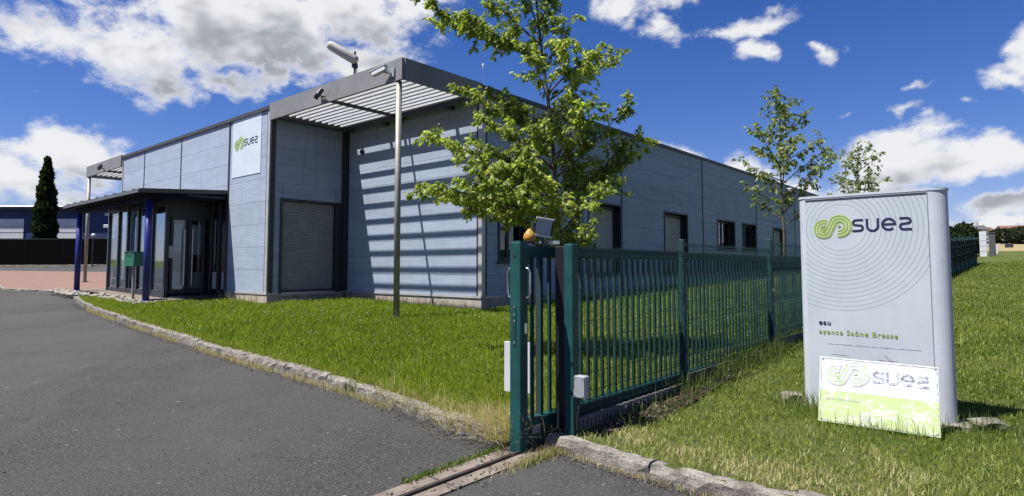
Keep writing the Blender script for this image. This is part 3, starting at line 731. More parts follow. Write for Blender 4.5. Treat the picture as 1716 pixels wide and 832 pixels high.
# ------------------------------------------------------------------ lettering
def arc(cx, cy, r, a0, a1, n=10): return [(cx + r * math.cos(R(a0 + (a1 - a0) * i / n)), cy + r * math.sin(R(a0 + (a1 - a0) * i / n))) for i in range(n + 1)]
def stroke(mb, pts, wd, M, off=0.):
    P = [Vector(p) for p in pts]; Q = [P[0]]
    for p in P[1:]:
        if (p - Q[-1]).length > 1e-5: Q.append(p)
    P = Q; n = len(P); vs = []
    for i in range(n):
        a = (P[i] - P[i - 1]).normalized() if i else (P[1] - P[0]).normalized(); b = (P[i + 1] - P[i]).normalized() if i < n - 1 else a
        t = (a + b).normalized(); nr = Vector((-t.y, t.x)); k = 1 / max(.5, t.dot(a))
        for s in (off + wd / 2, off - wd / 2): vs.append(M @ Vector((P[i].x + nr.x * s * k, 0, P[i].y + nr.y * s * k)))
    return mb.add(vs, [(2 * i, 2 * i + 1, 2 * i + 3, 2 * i + 2) for i in range(n - 1)])
def word_suez(M, h, wd=.155):
    """four letters, lower case, x-height h; returns mesh builder (x right, z up in M)"""
    s_ = [(.78, .91), (.3, .91)] + arc(.28, .71, .2, 90, 235, 8) + arc(.52, .3, .22, 50, -90, 8) + [(.0, .08)]
    u_ = [(0.02, 1), (0.02, .42)] + arc(.39, .42, .37, 180, 360, 14) + [(.76, 1)]
    e_ = [(.08, .5), (.86, .5)] + arc(.46, .5, .41, 2, 315, 22)
    z_ = [(.8 - x, y) for x, y in s_]
    mb = MB()
    for i, (ltr, ox) in enumerate(((s_, 0), (u_, 1.02), (e_, 2.02), (z_, 3.16))):
        stroke(mb, [((x + ox) * h, y * h) for x, y in ltr], wd * h, M)
    return mb
def logo_path(k=1.):
    L_ = (-.55, -.1); R_ = (.42, .06); rl, rr = .40, .52
    return [(x * k, y * k) for x, y in arc(L_[0], L_[1], rl, 70, 300, 22) + arc(R_[0], R_[1], rr, 125, -100, 24)]
def logo(parent, M, k, mlight, mdark):
    ce = logo_path(k)
    b = MB(); stroke(b, ce, .56 * k, M); part('logo_band', b, mlight, parent)
    M2 = M @ Matrix.Translation((0, -.0015, 0)); b = MB()
    for o_ in (-.19, 0., .19): stroke(b, ce, .085 * k, M2, o_ * k)
    for (cx, cy) in ((-.55, -.1), (.42, .06)):
        b2 = [M2 @ Vector((cx * k + .1 * k * math.cos(i * .7854), 0, cy * k + .1 * k * math.sin(i * .7854))) for i in range(8)]
        b.add(b2, [tuple(range(8))])
    part('logo_line', b, mdark, parent)
def text(body, size, m, parent, loc, bold=0., spacing=1.):
    cu = bpy.data.curves.new('lettering', 'FONT'); cu.body = body; cu.size = size; cu.offset = bold; cu.space_character = spacing
    o = bpy.data.objects.new('tmp', cu); COL.objects.link(o)
    dg = bpy.context.evaluated_depsgraph_get(); me = bpy.data.meshes.new_from_object(o.evaluated_get(dg))
    bpy.data.objects.remove(o)
    me.materials.clear(); me.materials.append(MAT[m])
    t_ = link('lettering', me, None, parent, loc); t_.rotation_euler = (R(90), 0, 0); t_['kind'] = 'stuff'
    return t_
def T3(x, y, z): return Matrix.Translation((x, y, z))

# panel on the street wall (local frame: x to the right as seen, z up, face at -y)
pw = B(XO - .006, NI + .52)
ws = thing('wall_sign', 'pale blue company panel high on the street wall beside the pergola', 'sign', (pw.x, pw.y, 4.22), ROT - R(90))
mb = MB(); mb.box(-1.7, 0, -.006, .0, 0, 1.72); part('plate', mb, 'wall_plate', ws)
part('lettering', word_suez(T3(-.98, -.0095, .86), .2, .17), 'ink_navy', ws)
logo(ws, T3(-1.28, -.009, .95), .24, 'ink_green_pale', 'ink_green')

# ------------------------------------------------------------------ totem sign
TP = Vector((3.3, 5.605)); TR_ = math.atan2(5.22 - 6.03, 3.72 - 2.835)
tz = g0(TP.x, TP.y) + .08
tt = thing('totem_sign', 'tall white company totem with rounded edges standing on the verge', 'sign', (TP.x, TP.y, tz), TR_)
TWd, TH = .6, 1.99
poly = [(-TWd + .07, -.1), (TWd - .12, -.1)] + [(TWd - .12 + .12 * math.sin(R(q)), -.0 - .1 * math.cos(R(q))) for q in range(12, 180, 12)] + [(TWd - .12, .1), (-TWd + .07, .1)] + [(-TWd + .07 - .07 * math.sin(R(q)), .1 * math.cos(R(q))) for q in range(15, 180, 15)]
part('body', MB().prism(poly, 0, TH), 'sign_side', tt, False)
part('face_panel', MB().box(-TWd + .075, TWd - .135, -.106, -.1005, .02, TH - .012), 'totem_face', tt)
part('edge_groove', MB().box(TWd - .1335, TWd - .1295, -.1025, -.1005, 0, TH), 'grey_plastic', tt)
tp2 = [(x * 1.012, y * 1.05) for x, y in poly]
part('top_cap', MB().prism(tp2, TH + .001, TH + .022), 'sign_side', tt)
part('top_shadow_gap', MB().box(-TWd + .08, TWd - .14, -.1085, -.1065, TH - .03, TH - .013), 'frame_dark', tt)
part('lettering', word_suez(T3(-.12, -.109, 1.655), .118, .165), 'ink_navy', tt)
logo(tt, T3(-.285, -.109, 1.705), .137, 'ink_green_pale', 'ink_green')
text('eau', .068, 'ink_navy', tt, (-.43, -.109, .79), .0015, 1.15)
text('agence Saône Bresse', .064, 'ink_green', tt, (-.43, -.109, .705), .0012, 1.18)
part('ground_plate', MB().box(-TWd - .03, TWd + .1, -.17, .17, -.08, .03), 'old_concrete', tt)
for (a, b, c, d_) in ((-.33, -.18, .52, .523), (-.36, .38, .615, .618), (.05, .2, .505, .508)):
    part('scratch', MB().box(a, b, -.1078, -.1068, c, d_), 'faded_grey', tt)
part('scratch', stroke(MB(), [(.12, .63), (.145, .55), (.16, .48)], .004, T3(0, -.108, 0)), 'faded_grey', tt)
part('scratch', stroke(MB(), [(.1, .55), (.15, .5)], .005, T3(0, -.1083, 0)), 'faded_grey', tt)

# faded board leaning on the totem
b0 = Vector((2.61, 5.28)); b1 = Vector((3.34, 4.83)); br = math.atan2(b1.y - b0.y, b1.x - b0.x); bl = (b1 - b0).length
bd = thing('leaning_sign_board', 'faded white and lime green board leaning against the foot of the totem', 'sign', (b0.x, b0.y, g0(b0.x, b0.y) + .125), br)
bd.rotation_euler = (R(-17), R(1.6), br)
part('board', MB().cbox(0, bl, -.008, .008, 0, .545, .004), 'faded_board', bd)
part('lettering', word_suez(T3(.40, -.0105, .365), .098, .17), 'faded_grey', bd)
logo(bd, T3(.215, -.0105, .415), .135, 'faded_board', 'faded_green')
text('eau', .03, 'faded_green', bd, (.05, -.0105, .235)); text('agence Saône Bresse', .03, 'paper', bd, (.05, -.0105, .19))
for (x_, z_) in ((.025, .02), (bl - .025, .02), (.025, .525), (bl - .025, .525)):
    part('screw', MB().lathe([(.009, 0), (.006, .004)], 8, T3(x_, -.008, z_) @ Matrix.Rotation(R(90), 4, 'X')), 'steel', bd)
fr = MB()
for (a, b, c, d_) in ((.012, bl - .012, .532, .536), (.012, bl - .012, .01, .014), (.012, .016, .014, .532), (bl - .016, bl - .012, .014, .532)): fr.box(a, b, -.0098, -.0088, c, d_)
part('border_line', fr, 'faded_grey', bd)

def rock(name, label, loc, sx, sy, sz, seed, m='old_concrete', parent=None, rot=0):
    bm = bmesh.new(); bmesh.ops.create_icosphere(bm, subdivisions=2, radius=1); rr = random.Random(seed)
    for v_ in bm.verts:
        k = 1 + rr.uniform(-.16, .16); v_.co = Vector((max(-.8, min(.8, v_.co.x)) * sx, max(-.8, min(.8, v_.co.y)) * sy, max(-.7, min(.7, v_.co.z)) * sz)) * k
    me = bpy.data.meshes.new(name); bm.to_mesh(me); bm.free()
    return tag(link(name, me, m, parent, loc, rot), label, 'stone')
rock('stone', 'flat broken slab lying right of the totem foot', (3.92, 5.12, g0(3.92, 5.12) + .14), .16, .12, .045, 2)
rock('stone', 'brownish stone lying left of the totem foot', (2.72, 6.0, g0(2.7, 6.) + .14), .13, .1, .07, 9)

# ------------------------------------------------------------------ sliding gate
GO = Vector((.055, 4.90)); GL = 8.6
gz = .165
gt = thing('sliding_gate', 'dark green steel sliding gate pushed open behind the mesh fence', 'gate', (GO.x, GO.y, 0), ROT)
part('end_post', MB().cbox(-.05, .05, -.055, .055, gz + .025, 1.845, .006), 'green_paint', gt)
part('post_cap', MB().box(-.045, .045, -.05, .05, 1.846, 1.856), 'green_paint', gt)
part('top_rail', MB().box(.05, GL, -.04, .04, 1.725, 1.815), 'green_bar', gt)
part('bottom_rail', MB().box(.05, GL, -.045, .045, gz + .035, .43), 'green_paint', gt)
bm_ = MB().box(-.015, .015, -.0115, .0115, .43, 1.725).mesh('bar'); bm_.materials.append(MAT['green_bar'])
nb = int((GL - .2) / .118)
for i in range(nb): link('bar', bm_, None, gt, (.165 + i * .118, 0, 0))
for s in (-1, 1):
    part('handle', MB().tube([(.0, s * .056, 1.64), (.0, s * .1, 1.635), (.0, s * .115, 1.6), (.0, s * .115, 1.44), (.0, s * .1, 1.405), (.0, s * .056, 1.4)], .0085, 8), 'steel', gt, True)
part('lock_plate', MB().box(.0, .028, -.06, -.0555, 1.12, 1.2), 'steel', gt)
part('lock_plate', MB().box(-.0545, -.0505, -.015, .015, 1.02, 1.34), 'green_wire', gt)
for z_ in (1.33, 1.27, 1.22, 1.05): part('bolt', MB().box(-.057, -.0546, -.006, .006, z_ - .008, z_ + .008), 'steel', gt)
part('name_plate', MB().box(.11, .21, -.0495, -.0455, .31, .38), 'grey_plastic', gt)
part('hole_plug', MB().lathe([(.014, 0), (.012, .004)], 10, T3(-.0505, 0, 1.74) @ Matrix.Rotation(R(-90), 4, 'Y')), 'dark_plastic', gt)
part('hole_plug', MB().lathe([(.012, 0), (.01, .004)], 10, T3(-.01, -.0555, 1.74) @ Matrix.Rotation(R(90), 4, 'X')), 'dark_plastic', gt)

def box_thing(name, label, cat, w, x0, x1, y0, y1, z0, z1, m, parts=(), rot=ROT):
    t_ = thing(name, label, cat, (w[0], w[1], 0), rot)
    part('shell', MB().cbox(x0, x1, y0, y1, z0, z1, .006), m, t_)
    return t_
# guide posts
gp = thing('gate_guide_post', 'black square guide post holding the open gate leaf', 'post', (*F(.06, .12), 0), ROT)
part('post', MB().cbox(-.05, .05, -.05, .05, g0(*FO), 1.82, .006), 'black_paint', gp)
part('foot_plate', MB().box(-.09, .09, -.09, .09, g0(*FO) + .0, g0(*FO) + .12), 'black_paint', gp)
part('guide_arm', MB().box(-.02, .02, .05, .24, 1.84, 1.87), 'steel', gp)
part('guide_roller', MB().lathe([(.03, 1.74), (.03, 1.83)], 10, T3(0, .17, 0)), 'dark_plastic', gp)
jb = thing('junction_box', 'light grey junction box clamped to the green post beside the gate', 'box', (*F(.0, .0), 0), ROT)
part('shell', MB().cbox(-.045, .02, -.165, -.048, .6, .775, .006), 'grey_plastic', jb)
part('lid', MB().box(-.051, -.0455, -.158, -.055, .607, .768), 'grey_plastic', jb)
for (a, c) in ((-.146, .62), (-.067, .62), (-.146, .755), (-.067, .755)): part('screw', MB().box(-.0545, -.0515, a - .005, a + .005, c - .005, c + .005), 'steel', jb)
part('cable', MB().tube([(-.01, -.09, .6), (-.015, -.08, .5), (-.01, -.06, .4), (.0, -.05, .25)], .008, 6), 'dark_plastic', jb)

# equipment post with floodlight and beacon
ep = Vector((.235, 5.25)); zg = g0(*ep)
eq = thing('equipment_post', 'thin dark steel post behind the gate carrying lamp and beacon', 'post', (ep.x, ep.y, 0), ROT)
part('post', MB().cbox(-.025, .025, -.025, .025, zg, 1.83, .004), 'frame_dark', eq)
part('bracket', MB().box(-.14, .03, -.03, .03, 1.831, 1.845), 'frame_dark', eq)
bc = thing('beacon_lamp', 'small amber warning beacon on top of the gate', 'lamp', (ep.x - .085, ep.y - .03, 1.846), .3)
part('lens', MB().lathe([(.052, .02), (.054, .06), (.046, .085), (.02, .118), (.006, .128)], 12), 'orange_lens', bc, True)
part('base', MB().lathe([(.045, 0), (.045, .022), (.05, .022)], 12), 'dark_plastic', bc)
fl = thing('floodlight', 'small tilted floodlight on a stalk above the gate', 'lamp', (ep.x + .03, ep.y, 1.846), R(8))
part('stalk', MB().tube([(0, 0, 0), (0, 0, .08)], .012, 8), 'dark_plastic', fl)
Mf = T3(0, -.0, .15) @ Matrix.Rotation(R(14), 4, 'X') @ Matrix.Rotation(R(8), 4, 'Y')
fb_ = MB()
vs = [(-.075, -.05, -.075), (.075, -.05, -.075), (.075, -.05, .075), (-.075, -.05, .075), (-.045, .06, -.05), (.045, .06, -.05), (.045, .06, .05), (-.045, .06, .05)]
fb_.add([Mf @ Vector(q) for q in vs], [(0, 1, 2, 3), (7, 6, 5, 4), (0, 4, 5, 1), (1, 5, 6, 2), (2, 6, 7, 3), (3, 7, 4, 0)])
part('housing', fb_, 'dark_plastic', fl)
part('lens', MB().box(-.066, .066, -.054, -.0505, -.066, .066, Mf), 'lamp_glass', fl)
part('rim', MB().box(-.078, .078, -.062, -.048, .067, .082, Mf).box(-.078, .078, -.062, -.048, -.082, -.067, Mf), 'white_plastic', fl)
for q in (-.085, .085): part('yoke_arm', MB().box(q - .005, q + .005, -.03, .03, -.06, .03, Mf), 'dark_plastic', fl)

wb = Vector((.055, 5.42)); zg = g0(*wb)
nb_ = thing('notice_board', 'blank white board on a short stake behind the gate post', 'sign', (wb.x, wb.y, 0), R(-26))
part('plate', MB().cbox(-.135, .125, -.006, .006, .55, .985, .002), 'white_plastic', nb_)
part('stake', MB().box(-.012, .012, .0065, .03, zg, .97), 'rust_steel', nb_)
part('clamp', MB().box(.03, .06, -.012, -.0065, .7, .73), 'frame_dark', nb_)

# ------------------------------------------------------------------ mesh fence
fn = thing('mesh_fence', 'dark green welded mesh fence with posts on low concrete boards', 'fence', (FO.x, FO.y, 0), ROT)
tf = [.0, 2.1, 5.0]
while tf[-1] < 46: tf.append(tf[-1] + 2.5)
base = .43
for i, (a, b) in enumerate(zip(tf, tf[1:])):
    zb = base + (.0 if i == 0 else .085 + .098 * (i - 1)); top = zb + 1.4
    if i: part('post', MB().cbox(a - .03, a + .03, -.03, .03, zb - .5, top + .03, .005), 'green_bar', fn)
    else: part('post', MB().cbox(a - .04, a + .05, -.045, .045, .2, 1.835, .006), 'green_paint', fn)
    if i < 5: part('kickboard', MB().box(a + .05, b - .035, -.02, .02, zb - .42, zb - .03), 'grey_kickboard', fn)
    else: part('windbreak_screen', MB().box(a + .032, b - .032, .012, .018, zb - .55, top - .03), 'windbreak', fn)
    if i < 3:
        rb = MB(); q = a + .07
        while q < b - .1: rb.box(q, q + .035, -.032, -.0205, zb - .42, zb - .045); q += .062
        o = part('kickboard_rib', rb, 'grey_kickboard', fn); o['kind'] = 'stuff'
    wm = MB(); folds = (zb + .12, zb + .56, zb + .98, top - .08)
    def fy(z):
        for c in folds:
            if abs(z - c) < .05: return -.045 * (1 - abs(z - c) / .05)
        return 0
    zs = sorted([zb, top] + [c + e for c in folds for e in (-.05, 0, .05)])
    zs = [z for z in zs if zb <= z <= top]
    q = a + .05; st = .05 if i < 8 else .1; wr = .002 if i < 8 else .0034
    while q < b - .03:
        for z0_, z1_ in zip(zs, zs[1:]):
            y0_, y1_ = fy(z0_), fy(z1_)
            wm.add([(q - wr, y0_, z0_), (q + wr, y0_, z0_), (q + wr, y1_, z1_), (q - wr, y1_, z1_), (q, y0_ + wr * 2, z0_), (q, y1_ + wr * 2, z1_)], [(0, 1, 2, 3), (1, 4, 5, 2), (4, 0, 3, 5)])
        q += st
    hz = sorted([zb + .02, zb + .32, zb + .76, top - .02] + [c + e for c in folds for e in (-.05, 0, .05)])
    for z in hz:
        if z > top: continue
        y_ = fy(z) - .006
        wm.box(a + .02, b - .02, y_ - .0026, y_ + .0026, z - .0026, z + .0026)
    o = part('wire_mesh', wm, 'green_wire', fn); o['kind'] = 'stuff'
    for z in (zb + .25, zb + .7, zb + 1.15):
        part('clamp', MB().box(a - .022, a + .022, -.05, -.031, z - .02, z + .02), 'steel' if i and (i + int(z * 10)) % 3 == 0 else 'green_wire', fn)

# ------------------------------------------------------------------ small things on the building
def rotz_dir(v2): return math.atan2(v2.y, v2.x)
cp = B(XO - .07, .42)
cc = thing('security_camera', 'white bullet security camera on the pergola corner above the post', 'camera', (cp.x, cp.y, 5.8), ROT)
Mc = T3(-.16, .1, .02) @ Matrix.Rotation(R(-14), 4, 'X') @ Matrix.Rotation(R(12), 4, 'Z')
part('body', MB().cbox(-.05, .05, -.16, .22, -.045, .05, .012, Mc), 'white_plastic', cc)
part('hood', MB().box(-.06, .06, -.18, .27, .052, .062, Mc), 'white_plastic', cc)
part('lens', MB().lathe([(.036, 0), (.034, .02)], 12, Mc @ T3(0, .22, 0) @ Matrix.Rotation(R(-90), 4, 'X')), 'dark_plastic', cc)
part('arm', MB().tube([(0, -.12, -.05), (-.08, -.1, -.05), (-.16, -.0, -.03)], .018, 8), 'grey_plastic', cc)
part('junction_base', MB().cbox(-.035, -.001, -.2, -.06, -.13, .06, .006), 'grey_plastic', cc)
def flood(y_, z_, label):
    q = B(XO - .07, y_)
    f_ = thing('wall_floodlight', label, 'lamp', (q.x, q.y, z_), ROT)
    M_ = T3(-.17, 0, .0) @ Matrix.Rotation(R(35), 4, 'Y') @ Matrix.Rotation(R(-18), 4, 'Z')
    part('housing', MB().cbox(-.05, .05, -.13, .13, -.1, .1, .012, M_), 'dark_plastic', f_)
    part('lens', MB().box(-.058, -.051, -.11, .11, -.08, .08, M_), 'lamp_glass', f_)
    part('bracket', MB().tube([(0, 0, -.04), (-.1, 0, -.05), (-.16, 0, -.02)], .015, 6), 'dark_plastic', f_)
    part('sensor', MB().cbox(-.12, -.05, .14, .2, -.02, .12, .006), 'grey_plastic', f_)
flood(2.87, 5.76, 'dark floodlight on the near pergola fascia midway to the street wall')
flood(19.2, 5.74, 'dark floodlight on the far pergola fascia above the canopy')
q = B(0, 4.76)
vl = thing('wall_lamp', 'small round dark lamp on the striped shadow wall', 'lamp', (q.x, q.y, 4.97), ROT)
part('bowl', MB().lathe([(.085, 0), (.08, .05), (.04, .08)], 14, Matrix.Rotation(R(-90), 4, 'Y')), 'dark_plastic', vl, True)
part('arm', MB().box(-.05, -.0, -.02, .02, .05, .12), 'dark_plastic', vl)
q = B(23.6, 0)
rl = thing('eaves_lamp', 'small white lamp under the roof edge of the long shaded wall', 'lamp', (q.x, q.y, 5.72), ROT)
part('head', MB().cbox(-.16, .16, -.3, -.08, -.06, .08, .02), 'white_plastic', rl)
part('arm', MB().box(-.03, .03, -.08, -.001, -.03, .03), 'grey_plastic', rl)
an = thing('roof_antenna', 'long grey panel antenna tilted on a short roof mast', 'antenna', (-5.0, 19.0, ZT - .04))
part('mast', MB().tube([(0, 0, 0), (0, 0, 2.52)], .035, 8), 'frame_dark', an)
dirv = (Vector((-.82, -.05, 2.75)) - Vector((.06, 0, 2.22)))
Ma = T3(.06, -.05, 2.2) @ dirv.to_track_quat('Z', 'Y').to_matrix().to_4x4()
part('radome', MB().lathe([(.06, -.03), (.13, .0), (.15, .06), (.15, .92), (.125, 1.0), (.06, 1.05)], 14, Ma), 'antenna_grey', an, True)
part('clamp', MB().box(-.08, .08, -.08, .08, 2.0, 2.14), 'frame_dark', an)
part('cable', MB().tube([(.04, 0, 2.1), (.09, 0, 1.7), (.04, 0, 1.2), (.04, 0, .1)], .014, 6), 'dark_plastic', an)
am = thing('roof_aerial', 'thin whip aerial on the roof behind the tree crown', 'antenna', (-.8, 16.6, ZT - .04))
part('rod', MB().tube([(0, 0, 0), (0, 0, 1.25)], [.012, .006], 6), 'steel', am)
part('tip', MB().lathe([(.02, 1.2), (.035, 1.27), (.02, 1.32)], 8), 'white_plastic', am)

mp = B(-4.42, 9.15); zg = g0(*mp) + .11
ml = thing('letter_box', 'green metal letter box on a grey post before the glass entrance', 'letter box', (mp.x, mp.y, 0), R(-28))
part('box', MB().cbox(-.235, .235, -.14, .14, 1.66, 2.04, .01), 'mail_green', ml)
part('lid', MB().box(-.245, .245, -.155, .15, 2.041, 2.062), 'mail_green', ml)
part('slot', MB().box(-.16, .16, -.146, -.1405, 1.94, 1.96), 'dark_plastic', ml)
part('post', MB().cbox(-.03, .03, -.03, .03, zg - .05, 1.66, .004), 'pole_grey', ml)

# ------------------------------------------------------------------ bulk meshes with a per-vertex tint
def tri_mesh(name, V_, T_, tint, m, parent=None, smooth=False):
    me = bpy.data.meshes.new(name); nv, nt = len(V_), len(T_)
    me.vertices.add(nv); me.vertices.foreach_set('co', np.ascontiguousarray(V_, np.float32).ravel())
    me.loops.add(nt * 3); me.loops.foreach_set('vertex_index', np.ascontiguousarray(T_, np.int32).ravel())
    me.polygons.add(nt); me.polygons.foreach_set('loop_start', np.arange(0, nt * 3, 3, dtype=np.int32))
    at = me.attributes.new('tint', 'FLOAT', 'POINT'); at.data.foreach_set('value', np.ascontiguousarray(tint, np.float32))
    me.update(calc_edges=True); me.materials.append(MAT[m])
    return link(name, me, None, parent)
def inpoly(P, poly):
    x, y = P[:, 0], P[:, 1]; ins = np.zeros(len(P), bool); n = len(poly); j = n - 1
    for i in range(n):
        xi, yi = poly[i]; xj, yj = poly[j]
        c = ((yi > y) != (yj > y)) & (x < (xj - xi) * (y - yi) / (yj - yi + 1e-12) + xi); ins ^= c; j = i
    return ins
def vnoise(P, scale, seed):
    """cheap smooth value noise 0..1"""
    r = np.random.default_rng(seed).random((64, 64)); q = P[:, :2] * scale + 1000; i = np.floor(q).astype(int); f_ = q - i; f_ = f_ * f_ * (3 - 2 * f_)
    a = r[i[:, 0] % 64, i[:, 1] % 64]; b = r[(i[:, 0] + 1) % 64, i[:, 1] % 64]; c = r[i[:, 0] % 64, (i[:, 1] + 1) % 64]; d_ = r[(i[:, 0] + 1) % 64, (i[:, 1] + 1) % 64]
    return (a * (1 - f_[:, 0]) + b * f_[:, 0]) * (1 - f_[:, 1]) + (c * (1 - f_[:, 0]) + d_ * f_[:, 0]) * f_[:, 1]
def grass(P, hgt, wid, tint, z, lean=.5, name='grass', m='grass', azim=None):
    n = len(P); az_ = rng.uniform(0, 2 * np.pi, n) if azim is None else azim; la = rng.uniform(0, 2 * np.pi, n) if azim is None else azim
    side = np.stack([np.cos(az_), np.sin(az_)], 1) if azim is None else np.stack([-np.sin(az_), np.cos(az_)], 1)
    ln = (rng.random(n) ** 1.3 * lean if azim is None else rng.uniform(.5, 1, n) * lean) * hgt
    fw = np.stack([np.cos(la), np.sin(la)], 1) * ln[:, None]
    V_ = np.zeros((n, 5, 3)); w2 = (wid / 2)[:, None]
    V_[:, 0, :2] = P - side * w2; V_[:, 1, :2] = P + side * w2
    V_[:, 2, :2] = P - side * w2 * .75 + fw * .35; V_[:, 3, :2] = P + side * w2 * .75 + fw * .35; V_[:, 4, :2] = P + fw
    up_ = np.sqrt(np.maximum(hgt ** 2 - ln ** 2 * .8, (hgt * .15) ** 2))
    V_[:, :, 2] = z[:, None]; V_[:, 2, 2] += up_ * .6; V_[:, 3, 2] += up_ * .6; V_[:, 4, 2] += up_
    b = np.arange(n)[:, None] * 5
    T_ = np.concatenate([b + np.array([0, 1, 3]), b + np.array([0, 3, 2]), b + np.array([2, 3, 4])], 1).reshape(-1, 3)
    return tri_mesh(name, V_.reshape(-1, 3), T_, np.repeat(np.clip(tint, 0, 1), 5), m)
def scatter(poly, n, dens):
    """points in poly, kept with probability dens(distance)"""
    p = np.array(poly); lo, hi = p.min(0), p.max(0)
    P = rng.uniform(lo, hi, (n, 2)); P = P[inpoly(P, poly)]
    dist = np.hypot(P[:, 0], P[:, 1]); k = rng.random(len(P)) < dens(dist)
    return P[k], dist[k]
def gz_(P): return GS * P[:, 1] + GK * P[:, 0]

# front lawn (inside the fence)
LZ = [p for p in LAWN if True]
near_lawn = [q for q in LAWN[:14]] + [tuple(F(.1, .25)), tuple(F(14, .0)), tuple(B(14, -.28)), tuple(B(.0, -.28)), tuple(B(-.35, -.28)), tuple(B(-.33, NI - .26)), tuple(B(XO - .32, NI - .28)), tuple(B(XO - .3, 7.9)), tuple(B(-4.5, 8.3)), tuple(B(-4.7, 11.5)), (-13.1, 18.5)]
P, ds = scatter(near_lawn, 1500000, lambda d_: np.clip((6.2 / d_) ** 1.55, .0, 1))
pn = vnoise(P, .55, 3); pf = vnoise(P, 2.4, 4)
kd = np.min(np.stack([np.hypot(P[:, 0] - x, P[:, 1] - y) for x, y in KERB[4:]], 0), 0)
dry = np.clip(1 - kd / (.35 + .5 * pn), 0, 1) * .55 * (pf > .25) + np.clip(1 - np.hypot(P[:, 0] - .05, P[:, 1] - 5.35) / .8, 0, 1) * .6
h = (.042 + .03 * rng.random(len(P)) + .03 * pf) * np.clip(ds / 9, .9, 1.5); wdt = (.0055 + .003 * rng.random(len(P))) * np.clip(ds / 6, .85, 2.6)
o = grass(P, h, wdt, .12 + .3 * pn + .28 * pf + rng.normal(0, .16, len(P)) + dry, gz_(P) + .08, .8, 'lawn_grass', 'grass')
tag(o, 'bright green clover-flecked grass of the front lawn before the building', 'grass', None, 'stuff'); print('lawn blades', len(P))
# verge outside the fence
vpoly = [tuple(F(.3, -.05)), tuple(F(26, -.05)), (26, 22), (14, 4.), (2.8, 2.95)] + [(x + .06, y + .08) for x, y in KERB_R[-2::-1]]
bed = [tuple(F(.1, -.06)), tuple(F(4.8, -.04)), tuple(F(4.6, -.12)), tuple(F(3.2, -.2)), tuple(F(1.8, -.34)), tuple(F(.8, -.4)), tuple(F(.2, -.22))]
P, ds = scatter(vpoly, 1500000, lambda d_: np.clip((5.6 / d_) ** 1.7, 0, 1))
P_ = P; k = ~inpoly(P, bed) | (rng.random(len(P)) < .05)
loc = np.stack([(P[:, 0] - TP.x) * math.cos(-TR_) - (P[:, 1] - TP.y) * math.sin(-TR_), (P[:, 0] - TP.x) * math.sin(-TR_) + (P[:, 1] - TP.y) * math.cos(-TR_)], 1)
k &= ~((np.abs(loc[:, 0]) < .62) & (np.abs(loc[:, 1]) < .13))
P, ds = P[k], ds[k]
pn = vnoise(P, .8, 5); pf = vnoise(P, 3.1, 6)
kr = np.min(np.stack([np.hypot(P[:, 0] - x, P[:, 1] - y) for x, y in [(.4, 4.9), (.7, 4.6), (1.04, 4.27), (1.4, 4.0), (1.9, 3.62), (2.6, 3.2)]], 0), 0)
dryv = np.clip(1.15 - kr / 1.5, 0, 1) * (.28 + .4 * vnoise(P, 2.2, 15)) + .12 * (vnoise(P, 1.2, 18) > .6)
bare = (vnoise(P, 1.7, 8) > .72) & (rng.random(len(P)) < .6); P, ds, pn, pf, dryv = P[~bare], ds[~bare], pn[~bare], pf[~bare], dryv[~bare]
h = (.026 + .024 * rng.random(len(P)) + .03 * pf ** 2) * np.clip(ds / 8, .9, 1.6); wdt = (.005 + .0035 * rng.random(len(P))) * np.clip(ds / 5, .85, 2.6)
o = grass(P, h, wdt, .0 + .28 * pn + .24 * pf + rng.normal(0, .15, len(P)) + dryv, gz_(P) + .1, .95, 'verge_grass', 'verge_grass')
tag(o, 'mown yellowish green grass of the roadside verge around the totem', 'grass', None, 'stuff'); print('verge blades', len(P))

fpoly = [tuple(F(24, -.05)), tuple(F(47, -.05)), (62, 60), (48, 30), (30, 12), (14, 4.), (26, 22)]
P, ds = scatter(fpoly, 260000, lambda d_: np.clip((26 / d_) ** 1.3, 0, 1)); pn = vnoise(P, .5, 25); pf = vnoise(P, 1.6, 26)
o = grass(P, (.06 + .05 * rng.random(len(P))) * np.clip(ds / 30, .9, 1.4), .02 * np.clip(ds / 26, .9, 1.8), .0 + .3 * pn + .25 * pf + rng.normal(0, .14, len(P)), gz_(P) + .1, .9, 'far_verge_grass', 'verge_grass')
tag(o, 'further mown grass of the verge running back along the green fence', 'grass', None, 'stuff'); print('far blades', len(P))

# clover heads on the lawn
P, ds = scatter(near_lawn, 9000, lambda d_: np.clip((8 / d_), 0, 1) * .55); n = len(P)
k = vnoise(P, .9, 12) > .42; P, ds = P[k], ds[k]; n = len(P); r_ = .0065 * np.clip(ds / 9, .8, 1.7) * rng.uniform(.7, 1.2, n); zc = gz_(P) + .1 + rng.uniform(.05, .085, n)
oct_ = np.array([(1, 0, 0), (0, 1, 0), (-1, 0, 0), (0, -1, 0), (0, 0, 1), (0, 0, -1)], float)
V_ = np.concatenate([P, zc[:, None]], 1)[:, None, :] + oct_[None] * r_[:, None, None]
tf_ = np.array([(0, 1, 4), (1, 2, 4), (2, 3, 4), (3, 0, 4), (1, 0, 5), (2, 1, 5), (3, 2, 5), (0, 3, 5)])
o = tri_mesh('clover_flowers', V_.reshape(-1, 3), (np.arange(n)[:, None, None] * 6 + tf_[None]).reshape(-1, 3), np.zeros(n * 6), 'clover_white')
tag(o, 'tiny white clover heads sprinkled over the front lawn', 'flowers', None, 'stuff')

